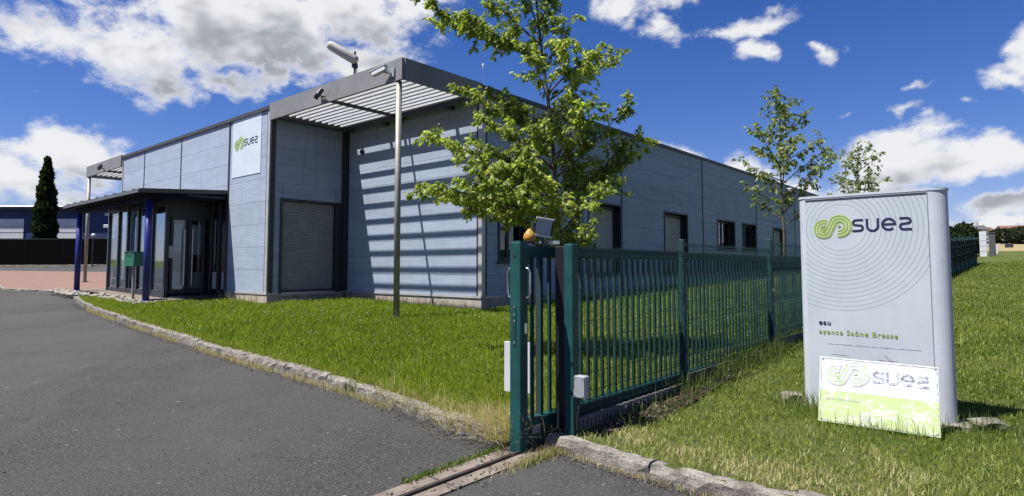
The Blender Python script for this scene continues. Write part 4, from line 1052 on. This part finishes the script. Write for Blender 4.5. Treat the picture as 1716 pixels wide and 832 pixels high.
# straw and weeds
def along(path, s0, s1, n, spread):
    Pp = np.array(path, float); L = np.concatenate([[0], np.cumsum(np.hypot(*np.diff(Pp, axis=0).T))])
    s = rng.uniform(s0, s1, n) * L[-1]
    P = np.stack([np.interp(s, L, Pp[:, 0]), np.interp(s, L, Pp[:, 1])], 1)
    return P + rng.normal(0, 1, (n, 2)) * spread
def straw(P, l0, l1, zoff, name, label, m='straw', w0=.004, tint=None, lean=.95, azim=None, cat='grass'):
    n = len(P); hh = rng.uniform(l0, l1, n)
    o = grass(P, hh, np.full(n, w0) * rng.uniform(.6, 1.4, n), (rng.random(n) if tint is None else tint), gz_(P) + zoff, lean, name, m, azim)
    return tag(o, label, cat, None, 'stuff')
P = np.concatenate([along([(-1.35, 6.45), (-.6, 5.62), (-.05, 5.1)], 0, 1, 520, .07), rng.normal((-.0, 5.1), (.13, .1), (620, 2)), rng.normal((-.32, 5.36), (.14, .1), (260, 2))])
straw(P, .08, .4, .06, 'dry_grass_tuft', 'long bleached dry grass spilling over the kerb beside the gate post', 'straw', .004, None, 1.12, rng.normal(R(215), .9, len(P)))
P = along(KERB[3:11], .0, 1, 6000, .03) - np.array([.02, .035]); P = P[vnoise(P, 1.3, 33) > .4]
straw(P, .02, .1, .0, 'kerb_weeds', 'thin dry weeds rooted along the foot of the lawn kerb', 'straw', .004)
P = along([(x + .085, y + .1) for x, y in KERB[2:12]], 0, 1, 9000, .04)
straw(P, .05, .14, .1, 'kerb_edge_grass', 'ragged uncut grass along the back of the lawn kerb', 'grass', .006, rng.uniform(.2, 1, len(P)))
P = np.concatenate([np.array([tq(s, n_) for s, n_ in zip(rng.uniform(-.1, .95, 700), rng.normal(.175, .02, 700))]), np.array([tq(s, n_) for s, n_ in zip(rng.uniform(-.45, .6, 700), rng.normal(-.19, .03, 700))])])
P = P[vnoise(P, 6., 77) > .38]
straw(P, .012, .06, .0, 'track_weeds', 'small weeds growing along both edges of the gate track', 'weed', .013)
P = np.array([tq(s, n_) for s, n_ in zip(rng.normal(-.05, .2, 500), rng.normal(-.2, .035, 500))])
straw(P, .03, .11, .0, 'track_straw', 'pale straw tufts at the street edge of the gate track', 'straw', .004)
P = along([(x - .02, y - .03) for x, y in KERB_R[:5]], 0, 1, 500, .02)
straw(P, .015, .05, .0, 'street_kerb_weeds', 'little weeds at the foot of the kerb by the street', 'straw', .004)
P = np.concatenate([along([tuple(F(1.75, -.1)), tuple(F(2.4, -.2))], 0, 1, 300, .1), along([tuple(F(2.6, -.12)), tuple(F(5.2, -.12))], 0, 1, 1600, .07), along([tuple(F(.4, -.3)), tuple(F(1.8, -.4))], 0, 1, 150, .1)])
straw(P, .06, .26, .1, 'fence_weeds', 'tall weeds and stalks along the foot of the mesh fence', 'weed', .006, None, .6)
P = np.concatenate([rng.normal((2.68, 5.75), (.12, .2), (350, 2)), rng.normal((3.0, 4.93), (.3, .12), (260, 2)), rng.normal((3.88, 5.02), (.2, .07), (180, 2))])
straw(P, .05, .2, .1, 'totem_weeds', 'uncut weeds around the foot of the totem and leaning board', 'weed', .005, None, .55)
P = np.concatenate([rng.normal((-1.75, 6.85), (.05, .05), (130, 2)), rng.normal((-1.15, 6.3), (.05, .04), (80, 2))])
straw(P, .05, .16, .02, 'thistle_rosette', 'grey green weed rosettes rooted in the lawn kerb joint', 'weed', .014)
P = along([tuple(B(-.12, .2)), tuple(B(-.12, NI - .1))], 0, 1, 420, .06)
straw(P, .08, .3, .1, 'plinth_weeds', 'dry stalks along the sunlit plinth under the pergola', 'straw', .008)
P = along([tuple(B(XO - .1, NI)), tuple(B(XO - .15, NI + 2.6))], 0, 1, 160, .06)
straw(P, .08, .32, .1, 'corner_weeds', 'dry stalks at the plinth below the company panel', 'straw', .01)
# grit and crumbs washed against the kerb
P = np.concatenate([along(KERB[2:13], 0, 1, 1500, .05) - np.array([.06, .09]), np.array([tq(s_, n_) for s_, n_ in zip(rng.uniform(-.3, 2.5, 260), rng.normal(.0, .12, 260))]), along(KERB_R[:5], 0, 1, 260, .04) - np.array([.05, .07]), rng.uniform((-6, 3.5), (-.5, 9), (160, 2))])
n = len(P); r_ = rng.uniform(.003, .011, n); V_ = np.concatenate([P, (gz_(P) + .004)[:, None]], 1)[:, None, :] + oct_[None] * r_[:, None, None] * np.array([1, .8, .6])
V_[:, :, 2] += np.where(np.arange(n) < 1500, 0, .012)[:, None] * (np.arange(n) < 1760)[:, None]
o = tri_mesh('grit', V_.reshape(-1, 3), (np.arange(n)[:, None, None] * 6 + tf_[None]).reshape(-1, 3), np.repeat(rng.random(n), 6), 'litter')
tag(o, 'grit and dry crumbs lying on the asphalt along the kerbs', 'grit', None, 'stuff')
# leaf litter in the flower bed
P, ds = scatter(bed, 9000, lambda d_: np.full_like(d_, .5)); n = len(P)
V_ = np.zeros((n, 4, 3)); a_ = rng.uniform(0, 6.28, n); r_ = rng.uniform(.012, .035, n)
for i in range(4):
    V_[:, i, 0] = P[:, 0] + np.cos(a_ + i * 1.571) * r_ * (1 if i % 2 else .55); V_[:, i, 1] = P[:, 1] + np.sin(a_ + i * 1.571) * r_ * (1 if i % 2 else .55); V_[:, i, 2] = gz_(P) + .118 + rng.uniform(0, .035, n)
b = np.arange(n)[:, None] * 4
o = tri_mesh('leaf_litter', V_.reshape(-1, 3), np.concatenate([b + np.array([0, 1, 2]), b + np.array([0, 2, 3])], 1).reshape(-1, 3), np.repeat(rng.random(n), 4), 'litter')
tag(o, 'dead leaves scattered in the bed under the mesh fence', 'leaves', None, 'stuff')
# pebbles before the entrance
pb = MB(); rr = random.Random(21)
ico = bmesh.new(); bmesh.ops.create_icosphere(ico, subdivisions=1, radius=1); iv = [v_.co.copy() for v_ in ico.verts]; if_ = [tuple(v_.index for v_ in f_.verts) for f_ in ico.faces]; ico.free()
for _ in range(420):
    y_ = NI + rr.uniform(2.3, 10.2); q = B(rr.uniform(-4.75, -4.2) - (.25 if y_ > NI + 7 else 0), y_); s = rr.uniform(.03, .085)
    c_ = Vector((q.x, q.y, g0(*q) + .12 + s * .2)); M_ = Matrix.Rotation(rr.uniform(0, 6), 3, 'Z')
    pb.add([c_ + M_ @ Vector((v_.x * s * rr.uniform(.8, 1.3), v_.y * s * rr.uniform(.6, 1), v_.z * s * .55)) for v_ in iv], if_)
tag(part('pebbles', pb, 'pebble', None, True), 'strip of pale pebbles between entrance slab and lawn', 'pebbles', None, 'stuff')

# ------------------------------------------------------------------ trees
LEAF = np.array([(0, .42, 0), (0, 0, 0), (.08, .16, 0), (.3, .3, 0), (.18, .42, 0), (.34, .66, 0), (.15, .74, 0), (0, 1.2, 0), (-.15, .74, 0), (-.34, .66, 0), (-.18, .42, 0), (-.3, .3, 0), (-.08, .16, 0)], float)
LEAF[:, 2] = -np.abs(LEAF[:, 0]) * .45 - LEAF[:, 1] ** 2 * .15
LTRI = np.array([(0, i, i + 1) for i in range(1, 12)] + [(0, 12, 1)])
SIMPLE = np.array([(0, 0, 0), (.32, .45, -.12), (0, 1, -.1), (-.32, .45, -.12)], float); STRI = np.array([(0, 1, 2), (0, 2, 3)])
def leaves(P, Dr, size, tint, m, parent, tmpl=LEAF, tri=LTRI, name='foliage', flat=.5):
    n = len(P); Dr = Dr / np.linalg.norm(Dr, axis=1, keepdims=True)
    upv = np.array([0, 0, 1.]) * flat + rng.normal(0, .6, (n, 3))
    X = np.cross(Dr, upv); X /= np.linalg.norm(X, axis=1, keepdims=True) + 1e-9; Z = np.cross(X, Dr)
    V_ = P[:, None] + (tmpl[None, :, 0:1] * X[:, None] + tmpl[None, :, 1:2] * Dr[:, None] + tmpl[None, :, 2:3] * Z[:, None]) * size[:, None, None]
    k = len(tmpl)
    return tri_mesh(name, V_.reshape(-1, 3), (np.arange(n)[:, None, None] * k + tri[None]).reshape(-1, 3), np.repeat(np.clip(tint, 0, 1), k), m, parent)
def bez(a, b, lift, n=8):
    a, b = Vector(a), Vector(b); mid = a.lerp(b, .5) + Vector((0, 0, lift))
    return [a * (1 - t) ** 2 + mid * 2 * t * (1 - t) + b * t * t for t in [i / (n - 1) for i in range(n)]]
def make_tree(name, label, base, trunk, tr, branches, seed, leaf, lsize, per, step, twig, tmpl=LEAF, tri=LTRI, droop=.7):
    rr = random.Random(seed); root = thing(name, label, 'tree', base)
    def on(z):
        for a, b in zip(trunk, trunk[1:]):
            if a[2] <= z <= b[2]: k = (z - a[2]) / (b[2] - a[2]); return Vector(a).lerp(Vector(b), k)
        return Vector(trunk[-1])
    tk = MB(); n = len(trunk); tk.tube(trunk, [tr * (1 - .86 * i / (n - 1)) for i in range(n)], 10); part('trunk', tk, 'bark', root, True)
    bb = MB(); LP, LD, LT = [], [], []
    tips = [(Vector(trunk[-2]).lerp(Vector(trunk[-1]), .0), Vector(trunk[-1]), 0)]
    for (dx, dy, ze, zs) in branches:
        s = on(zs); e = Vector((dx, dy, ze)); tips.append((s, e, rr.uniform(-.1, .12)))
    for s, e, lift in tips:
        L = (e - s).length; pts = bez(s, e, lift * L, 7); r0 = tr * .42 * min(1, L / 1.4); bb.tube(pts, [max(.003, r0 * (1 - .85 * i / 6)) for i in range(7)], 6)
        m_ = max(5, int(L / step)); bt = rr.uniform(-.15, .15)
        for j in range(m_):
            t = .22 + .78 * (j + rr.random() * .8) / m_; i = min(int(t * 6), 5); p = pts[i].lerp(pts[i + 1], min(1, t * 6 - i)); ax = (pts[i + 1] - pts[i]).normalized()
            d_ = (ax * rr.uniform(.2, 1.) + Vector((rr.gauss(0, 1), rr.gauss(0, 1), rr.gauss(.1, .7))) * .65).normalized(); tl = twig * rr.uniform(.5, 1.15) * (1.15 - .45 * t)
            q = p + d_ * tl + Vector((0, 0, -.04 * tl)); bb.tube([p, p.lerp(q, .5) + Vector((0, 0, .02)), q], [.005, .004, .002], 4, False); tt_ = bt + rr.uniform(-.2, .2)
            for k in range(per):
                f_ = .25 + .75 * (k + rr.random()) / per; lp = p.lerp(q, f_) + Vector((rr.gauss(0, .02), rr.gauss(0, .02), rr.gauss(0, .02)))
                LP.append(lp); LD.append(d_ * .45 + Vector((rr.gauss(0, .6), rr.gauss(0, .6), rr.gauss(-droop, .3)))); LT.append(.45 + tt_ + rr.gauss(0, .2))
    part('branches', bb, 'bark', root, True)
    n = len(LP); o = leaves(np.array(LP), np.array(LD), rng.uniform(.5, 1.3, n) * lsize, np.array(LT), leaf, root, tmpl, tri)
    print(name, 'leaves', n)
    return root
tb = Vector((.68, 8.5)); zb = g0(*tb) + .08
H = lambda z: z - zb
BR = [(-2.09, .2, 2.72, 2.3), (-1.7, -.35, 2.72, 2.25), (-1.86, -.4, 3.42, 2.6), (-1.5, .4, 3.3, 2.5), (-1.45, .5, 2.95, 2.3), (-1.1, -.7, 2.85, 2.2), (-1.5, .2, 2.62, 2.2), (-1.43, .1, 4.22, 3.5), (-1.0, .3, 4.15, 3.4), (-1.1, -.3, 3.75, 3.0),
      (-1.75, .3, 5.3, 4.5), (-1.35, -.3, 5.15, 4.6), (-1.1, .1, 5.6, 4.8), (-1.95, .1, 5.5, 4.6), (1.22, .1, 3.5, 2.45), (1.0, .3, 3.3, 2.5), (.95, -.1, 3.95, 2.9), (.9, .15, 3.4, 2.3), (.78, .2, 4.8, 4.0), (.6, -.2, 4.7, 4.1), (.7, -.5, 2.75, 2.1), (.35, -.6, 2.2, 1.95), (.25, .4, 2.25, 1.9), (-.35, -.5, 2.35, 2.0),
      (.5, .6, 3.2, 2.6), (-.5, -.8, 3.1, 2.4), (-.6, .8, 3.6, 2.8), (.4, -.7, 3.8, 3.1), (.2, .8, 4.3, 3.5), (.35, -.4, 4.3, 3.6), (-.5, -.5, 4.6, 4.0), (-.4, .5, 5.0, 4.3), (.1, -.3, 5.1, 4.4), (-.7, -.2, 5.9, 5.0), (.05, .25, 5.9, 5.1), (-.35, -.35, 3.6, 2.9), (.3, .1, 3.4, 2.7), (-.8, 0, 3.2, 2.5), (-.2, -.7, 2.7, 2.2), (.15, -.5, 4.7, 4.1), (-.15, .3, 5.4, 4.8), (.45, .2, 3.8, 3.2), (-.7, .1, 3.95, 3.3), (.3, -.35, 1.95, 1.75), (-.25, -.4, 2.0, 1.75), (-.1, .35, 2.0, 1.8), (.45, .1, 2.05, 1.8), (-.95, .2, 3.0, 2.4), (-1.2, .1, 3.45, 2.7), (-.6, -.5, 2.6, 2.1)]
BR = [(a, b, H(c), H(d_)) for a, b, c, d_ in BR]
make_tree('tree', 'young leafy tree with bright lobed leaves rising just behind the gate', (tb.x, tb.y, zb), [(0, 0, 0), (.01, 0, .8), (-.02, 0, 1.6), (-.06, .02, 2.4), (-.13, .03, 3.3), (-.24, .03, 4.2), (-.33, .02, 5.0), (-.4, 0, 6.0)], .05, BR, 5, 'tree_leaf', .072, 22, .056, .31)
def young(label, base, h, seed, rad, dens, zmin, lean=0.):
    rr = random.Random(seed); br = []
    for k in range(dens):
        z = zmin + (h - zmin - .3) * (k / dens) ** .9; r_ = rad * (1 - .72 * (k / dens)) * rr.uniform(.6, 1.1); a = k * 2.4 + rr.uniform(-.5, .5)
        br.append((r_ * math.cos(a), r_ * math.sin(a), z + r_ * rr.uniform(.5, .95), z))
    make_tree('sapling', label, base, [(0, 0, 0), (.01, .0, h * .3), (-.02, .03, h * .6), (lean, 0, h)], .045, br, seed, 'young_leaf', .12, 7, .1, .34)
y2 = (7.15, 16.0); young('thin airy sapling beside the long shaded wall', (*y2, g0(*y2) + .08), 5.6, 4, 1.5, 28, 2.0)
y3 = (13.2, 23.0); young('far sapling whose crown shows just above the totem', (*y3, g0(*y3) + .08), 5.3, 9, 1.5, 28, 1.6)

# cypress
cb = (-40.0, 52.0); zc = g0(*cb); ch = 9.2
cy = thing('cypress_tree', 'tall slim dark cypress behind the black screen fence', 'tree', (*cb, zc))
part('trunk', MB().tube([(0, 0, 0), (0, 0, ch * .9)], [.16, .03], 8), 'bark', cy)
n = 15000; tz_ = rng.random(n) ** 1.15; prof = np.interp(tz_, [0, .08, .3, .6, .85, 1], [.5, .72, .76, .6, .3, .03]) * (1 + .14 * np.sin(tz_ * 37 + 2) + rng.normal(0, .07, n)); aa = rng.uniform(0, 6.283, n); r_ = prof * np.sqrt(rng.uniform(.3, 1, n)) * (1 + .1 * np.sin(aa * 3 + tz_ * 20))
P3 = np.stack([np.cos(aa) * r_, np.sin(aa) * r_, .2 + tz_ * (ch - .3)], 1); Dr = np.stack([np.cos(aa) * .35, np.sin(aa) * .35, np.full(n, 1.)], 1) + rng.normal(0, .25, (n, 3))
leaves(P3, Dr, rng.uniform(.2, .42, n), rng.random(n), 'cypress_leaf', cy, SIMPLE, STRI)

def far_tree(name, label, x, y, h, r, seed, nl=1400, ls=.8, group=None, zoff=0.):
    global rng
    rg = np.random.default_rng(seed); zg = g0(x, y) + zoff
    t_ = thing(name, label, 'tree', (x, y, zg), 0, group); part('trunk', MB().tube([(0, 0, 0), (0, 0, h * .6)], [h * .03, h * .012], 6), 'bark', t_)
    d_ = rg.normal(0, 1, (nl, 3)); d_ /= np.linalg.norm(d_, axis=1, keepdims=True); rad = rg.uniform(.5, 1, nl) ** .5 * (1 + .22 * np.sin(d_[:, 0] * 5 + seed) * np.cos(d_[:, 2] * 4))
    P3 = d_ * rad[:, None] * np.array([r, r, h * .46]) + np.array([0, 0, h * .55])
    leaves(P3, d_ + rg.normal(0, .5, (nl, 3)), rg.uniform(.6, 1.2, nl) * ls, rg.random(nl), 'far_leaf', t_, SIMPLE, STRI, 'crown')

# ------------------------------------------------------------------ left background
scn = thing('screen_fence', 'long black privacy screen fence across the rear yard', 'fence', (-62, 50.2, 0), R(-1.2))
for i in range(15):
    x0 = i * 2.5; zz = g0(-62 + x0, 50.2)
    part('screen_panel', MB().box(x0 + .03, x0 + 2.47, -.03, .03, zz, zz + 2.2), 'black_screen', scn)
    part('post', MB().box(x0 - .03, x0 + .03, -.045, .045, zz - .1, zz + 2.23), 'black_screen', scn)
    part('top_rail', MB().box(x0 + .03, x0 + 2.47, -.035, .035, zz + 2.2, zz + 2.25), 'roof_cap', scn)
kerb('kerb', [(-66, 50.0), (-40, 49.5), (-22, 49.0)], 'pale kerb at the foot of the black screen fence', .12, .2, 8, 3.)
nvb = thing('warehouse', 'low navy clad warehouse with pale roof and garage doors behind', 'building', (-78, 62, 0))
zz = g0(-55, 62)
part('wall', MB().box(0, 62, 0, 20, zz - 1, 7.7), 'navy_clad', nvb)
part('roof', MB().add([(-.5, -.5, 7.71), (62.5, -.5, 7.71), (62.5, 10, 8.9), (-.5, 10, 8.9), (62.5, 20.5, 7.71), (-.5, 20.5, 7.71)], [(0, 1, 2, 3), (3, 2, 4, 5), (0, 3, 5), (1, 4, 2)]), 'white_roof', nvb)
part('gutter', MB().box(-.4, 62.4, -.45, -.02, 7.45, 7.7), 'slate', nvb)
for a, b in ((22.5, 28.2), (31.4, 33.9), (37, 41), (12, 18)):
    dd = part('garage_door', MB().box(a, b, -.08, -.01, zz - .5, 6.5), 'pale_door', nvb)
    for k in range(6): part('door_groove', MB().box(a, b, -.095, -.081, zz + .6 + k * .62, zz + .64 + k * .62), 'shutter', dd)
for x_, z_ in ((36.8, 6.95), (36.7, 5.75), (20.8, 6.9)): part('wall_light', MB().cbox(x_ - .3, x_ + .3, -.2, -.005, z_ - .15, z_ + .15, .03), 'white_plastic', nvb)
lp = (-32.35, 47.0); zg = g0(*lp)
gl = thing('globe_lamp', 'white globe lamp on a low post before the black screen fence', 'lamp', (*lp, zg))
part('post', MB().tube([(0, 0, 0), (0, 0, 2.35)], [.05, .04], 8), 'frame_dark', gl)
part('globe', MB().lathe([(.05, 2.3)] + [(.16 * math.sin(R(q)), 2.45 - .16 * math.cos(R(q))) for q in range(20, 171, 15)], 14), 'white_plastic', gl, True)

# ------------------------------------------------------------------ right background
sheet('far_field', [(118, 152), (260, 330), (420, 330), (290, 152)], 'dry_field', .06)
def house(name, label, x, y, w_, d_, h_, wall, roofm, rot, ridge=1.6, wins=2):
    zg = g0(x, y); hs_ = thing(name, label, 'house', (x, y, zg), rot)
    part('wall', MB().box(-w_ / 2, w_ / 2, 0, d_, -.5, h_), wall, hs_)
    part('roof', MB().add([(-w_ / 2 - .4, -.4, h_ + .01), (w_ / 2 + .4, -.4, h_ + .01), (w_ / 2 + .4, d_ + .4, h_ + .01), (-w_ / 2 - .4, d_ + .4, h_ + .01), (-w_ / 2 - .4, d_ / 2, h_ + ridge), (w_ / 2 + .4, d_ / 2, h_ + ridge)], [(0, 1, 5, 4), (2, 3, 4, 5), (0, 4, 3), (1, 2, 5), (3, 2, 1, 0)]), roofm, hs_)
    part('chimney', MB().box(w_ * .2, w_ * .2 + .7, d_ / 2 - .35, d_ / 2 + .35, h_ + ridge * .5, h_ + ridge + .9), wall, hs_)
    for k in range(wins):
        xx = -w_ / 2 + w_ * (k + .5) / wins
        wn = part('window', MB().box(xx - .7, xx + .7, -.06, -.01, h_ * .45, h_ * .8), 'frame_dark', hs_); part('pane', MB().box(xx - .6, xx + .6, -.075, -.061, h_ * .45 + .1, h_ * .8 - .1), 'dark_glass', wn)
house('house', 'white rendered house with dark roof beyond the end of the fence', 109.8, 143, 4.6, 6, 4.3, 'render_white', 'slate', R(-8), 1.1, 1)
house('house', 'distant house with red tiled roof above the dark trees', 203, 262, 9, 8, 6.0, 'render_pink', 'tile_red', R(-12))
house('house', 'pink distant house with red roof at the right edge of the view', 232, 268, 11, 8, 6.0, 'render_pink', 'tile_red', R(-30))
house('house', 'distant pale house with brown roof peeping over the trees', 214, 258, 9, 8, 6.6, 'render_white', 'tile_red', R(-20))
for i, (x, y, h_, r_) in enumerate([(203, 250, 6.2, 5.5), (210, 251, 6.8, 5), (217, 250, 6.0, 5.5), (222, 252, 5.6, 4.5), (196, 251, 5.2, 4)]):
    far_tree('dark_tree', ['dark bushy tree below the distant red roof', 'rounded dark tree, tallest in the row before the distant houses', 'broad dark tree right of the tallest in the far row', 'small dark tree at the right end of the far row', 'low dark tree at the left end of the far row'][i], x, y, h_, r_, 40 + i, 900, 1.3, 'dark trees before the distant houses')
for i, (x, y, h_, r_) in enumerate([(44.0, 60.5, 2.7, 1.5), (46.6, 63, 3.1, 1.6), (42.0, 58.5, 2.3, 1.2), (48.8, 64.8, 2.8, 1.0)]):
    far_tree('green_tree', ['bushy green tree behind the fence nearest the totem', 'taller green tree behind the far end of the mesh fence', 'low green bush behind the fence right of the totem', 'dark green tree beside the white house'][i], x, y, h_, r_, 60 + i, 1300, .5, 'trees behind the mesh fence')
x, y = 45.3, 58.5; zg = g0(x, y)
wp = thing('white_pylon', 'narrow white sign pylon beyond the end of the mesh fence', 'sign', (x, y, zg), R(-35)); part('panel', MB().cbox(-.28, .28, -.1, .1, 0, 2.5, .03), 'white_plastic', wp); part('plinth', MB().box(-.35, .35, -.2, .2, -.1, .12), 'old_concrete', wp)
for k in range(3): part('panel_joint', MB().box(-.27, .27, -.106, -.1005, .6 + k * .5, .63 + k * .5), 'frame_dark', wp)
x, y = 47.2, 59.8; zg = g0(x, y)
dp = thing('dark_pylon', 'dark slatted gate pillar beside the white sign pylon', 'pillar', (x, y, zg), R(-35)); part('pillar', MB().cbox(-.26, .26, -.2, .2, 0, 2.35, .03), 'slate', dp); part('cap', MB().box(-.3, .3, -.24, .24, 2.351, 2.42), 'slate', dp)
x, y = 57.2, 72.0; zg = g0(x, y)
wc_ = thing('utility_cabinet', 'small white utility cabinet on the far verge', 'cabinet', (x, y, zg), R(-30)); part('shell', MB().cbox(-.22, .22, -.15, .15, .08, 1.1, .03), 'white_plastic', wc_); part('plinth', MB().box(-.25, .25, -.18, .18, 0, .08), 'old_concrete', wc_)
x, y = 98, 120; zg = g0(x, y)
dc = thing('dark_cabinet', 'pair of dark boxes on posts far off across the field', 'cabinet', (x, y, zg), R(-38))
part('shell', MB().cbox(-.65, .65, -.3, .3, .25, 1.0, .04), 'dark_plastic', dc); part('foot', MB().box(-.5, -.4, -.1, .1, -.1, .25).box(.4, .5, -.1, .1, -.1, .25), 'frame_dark', dc)
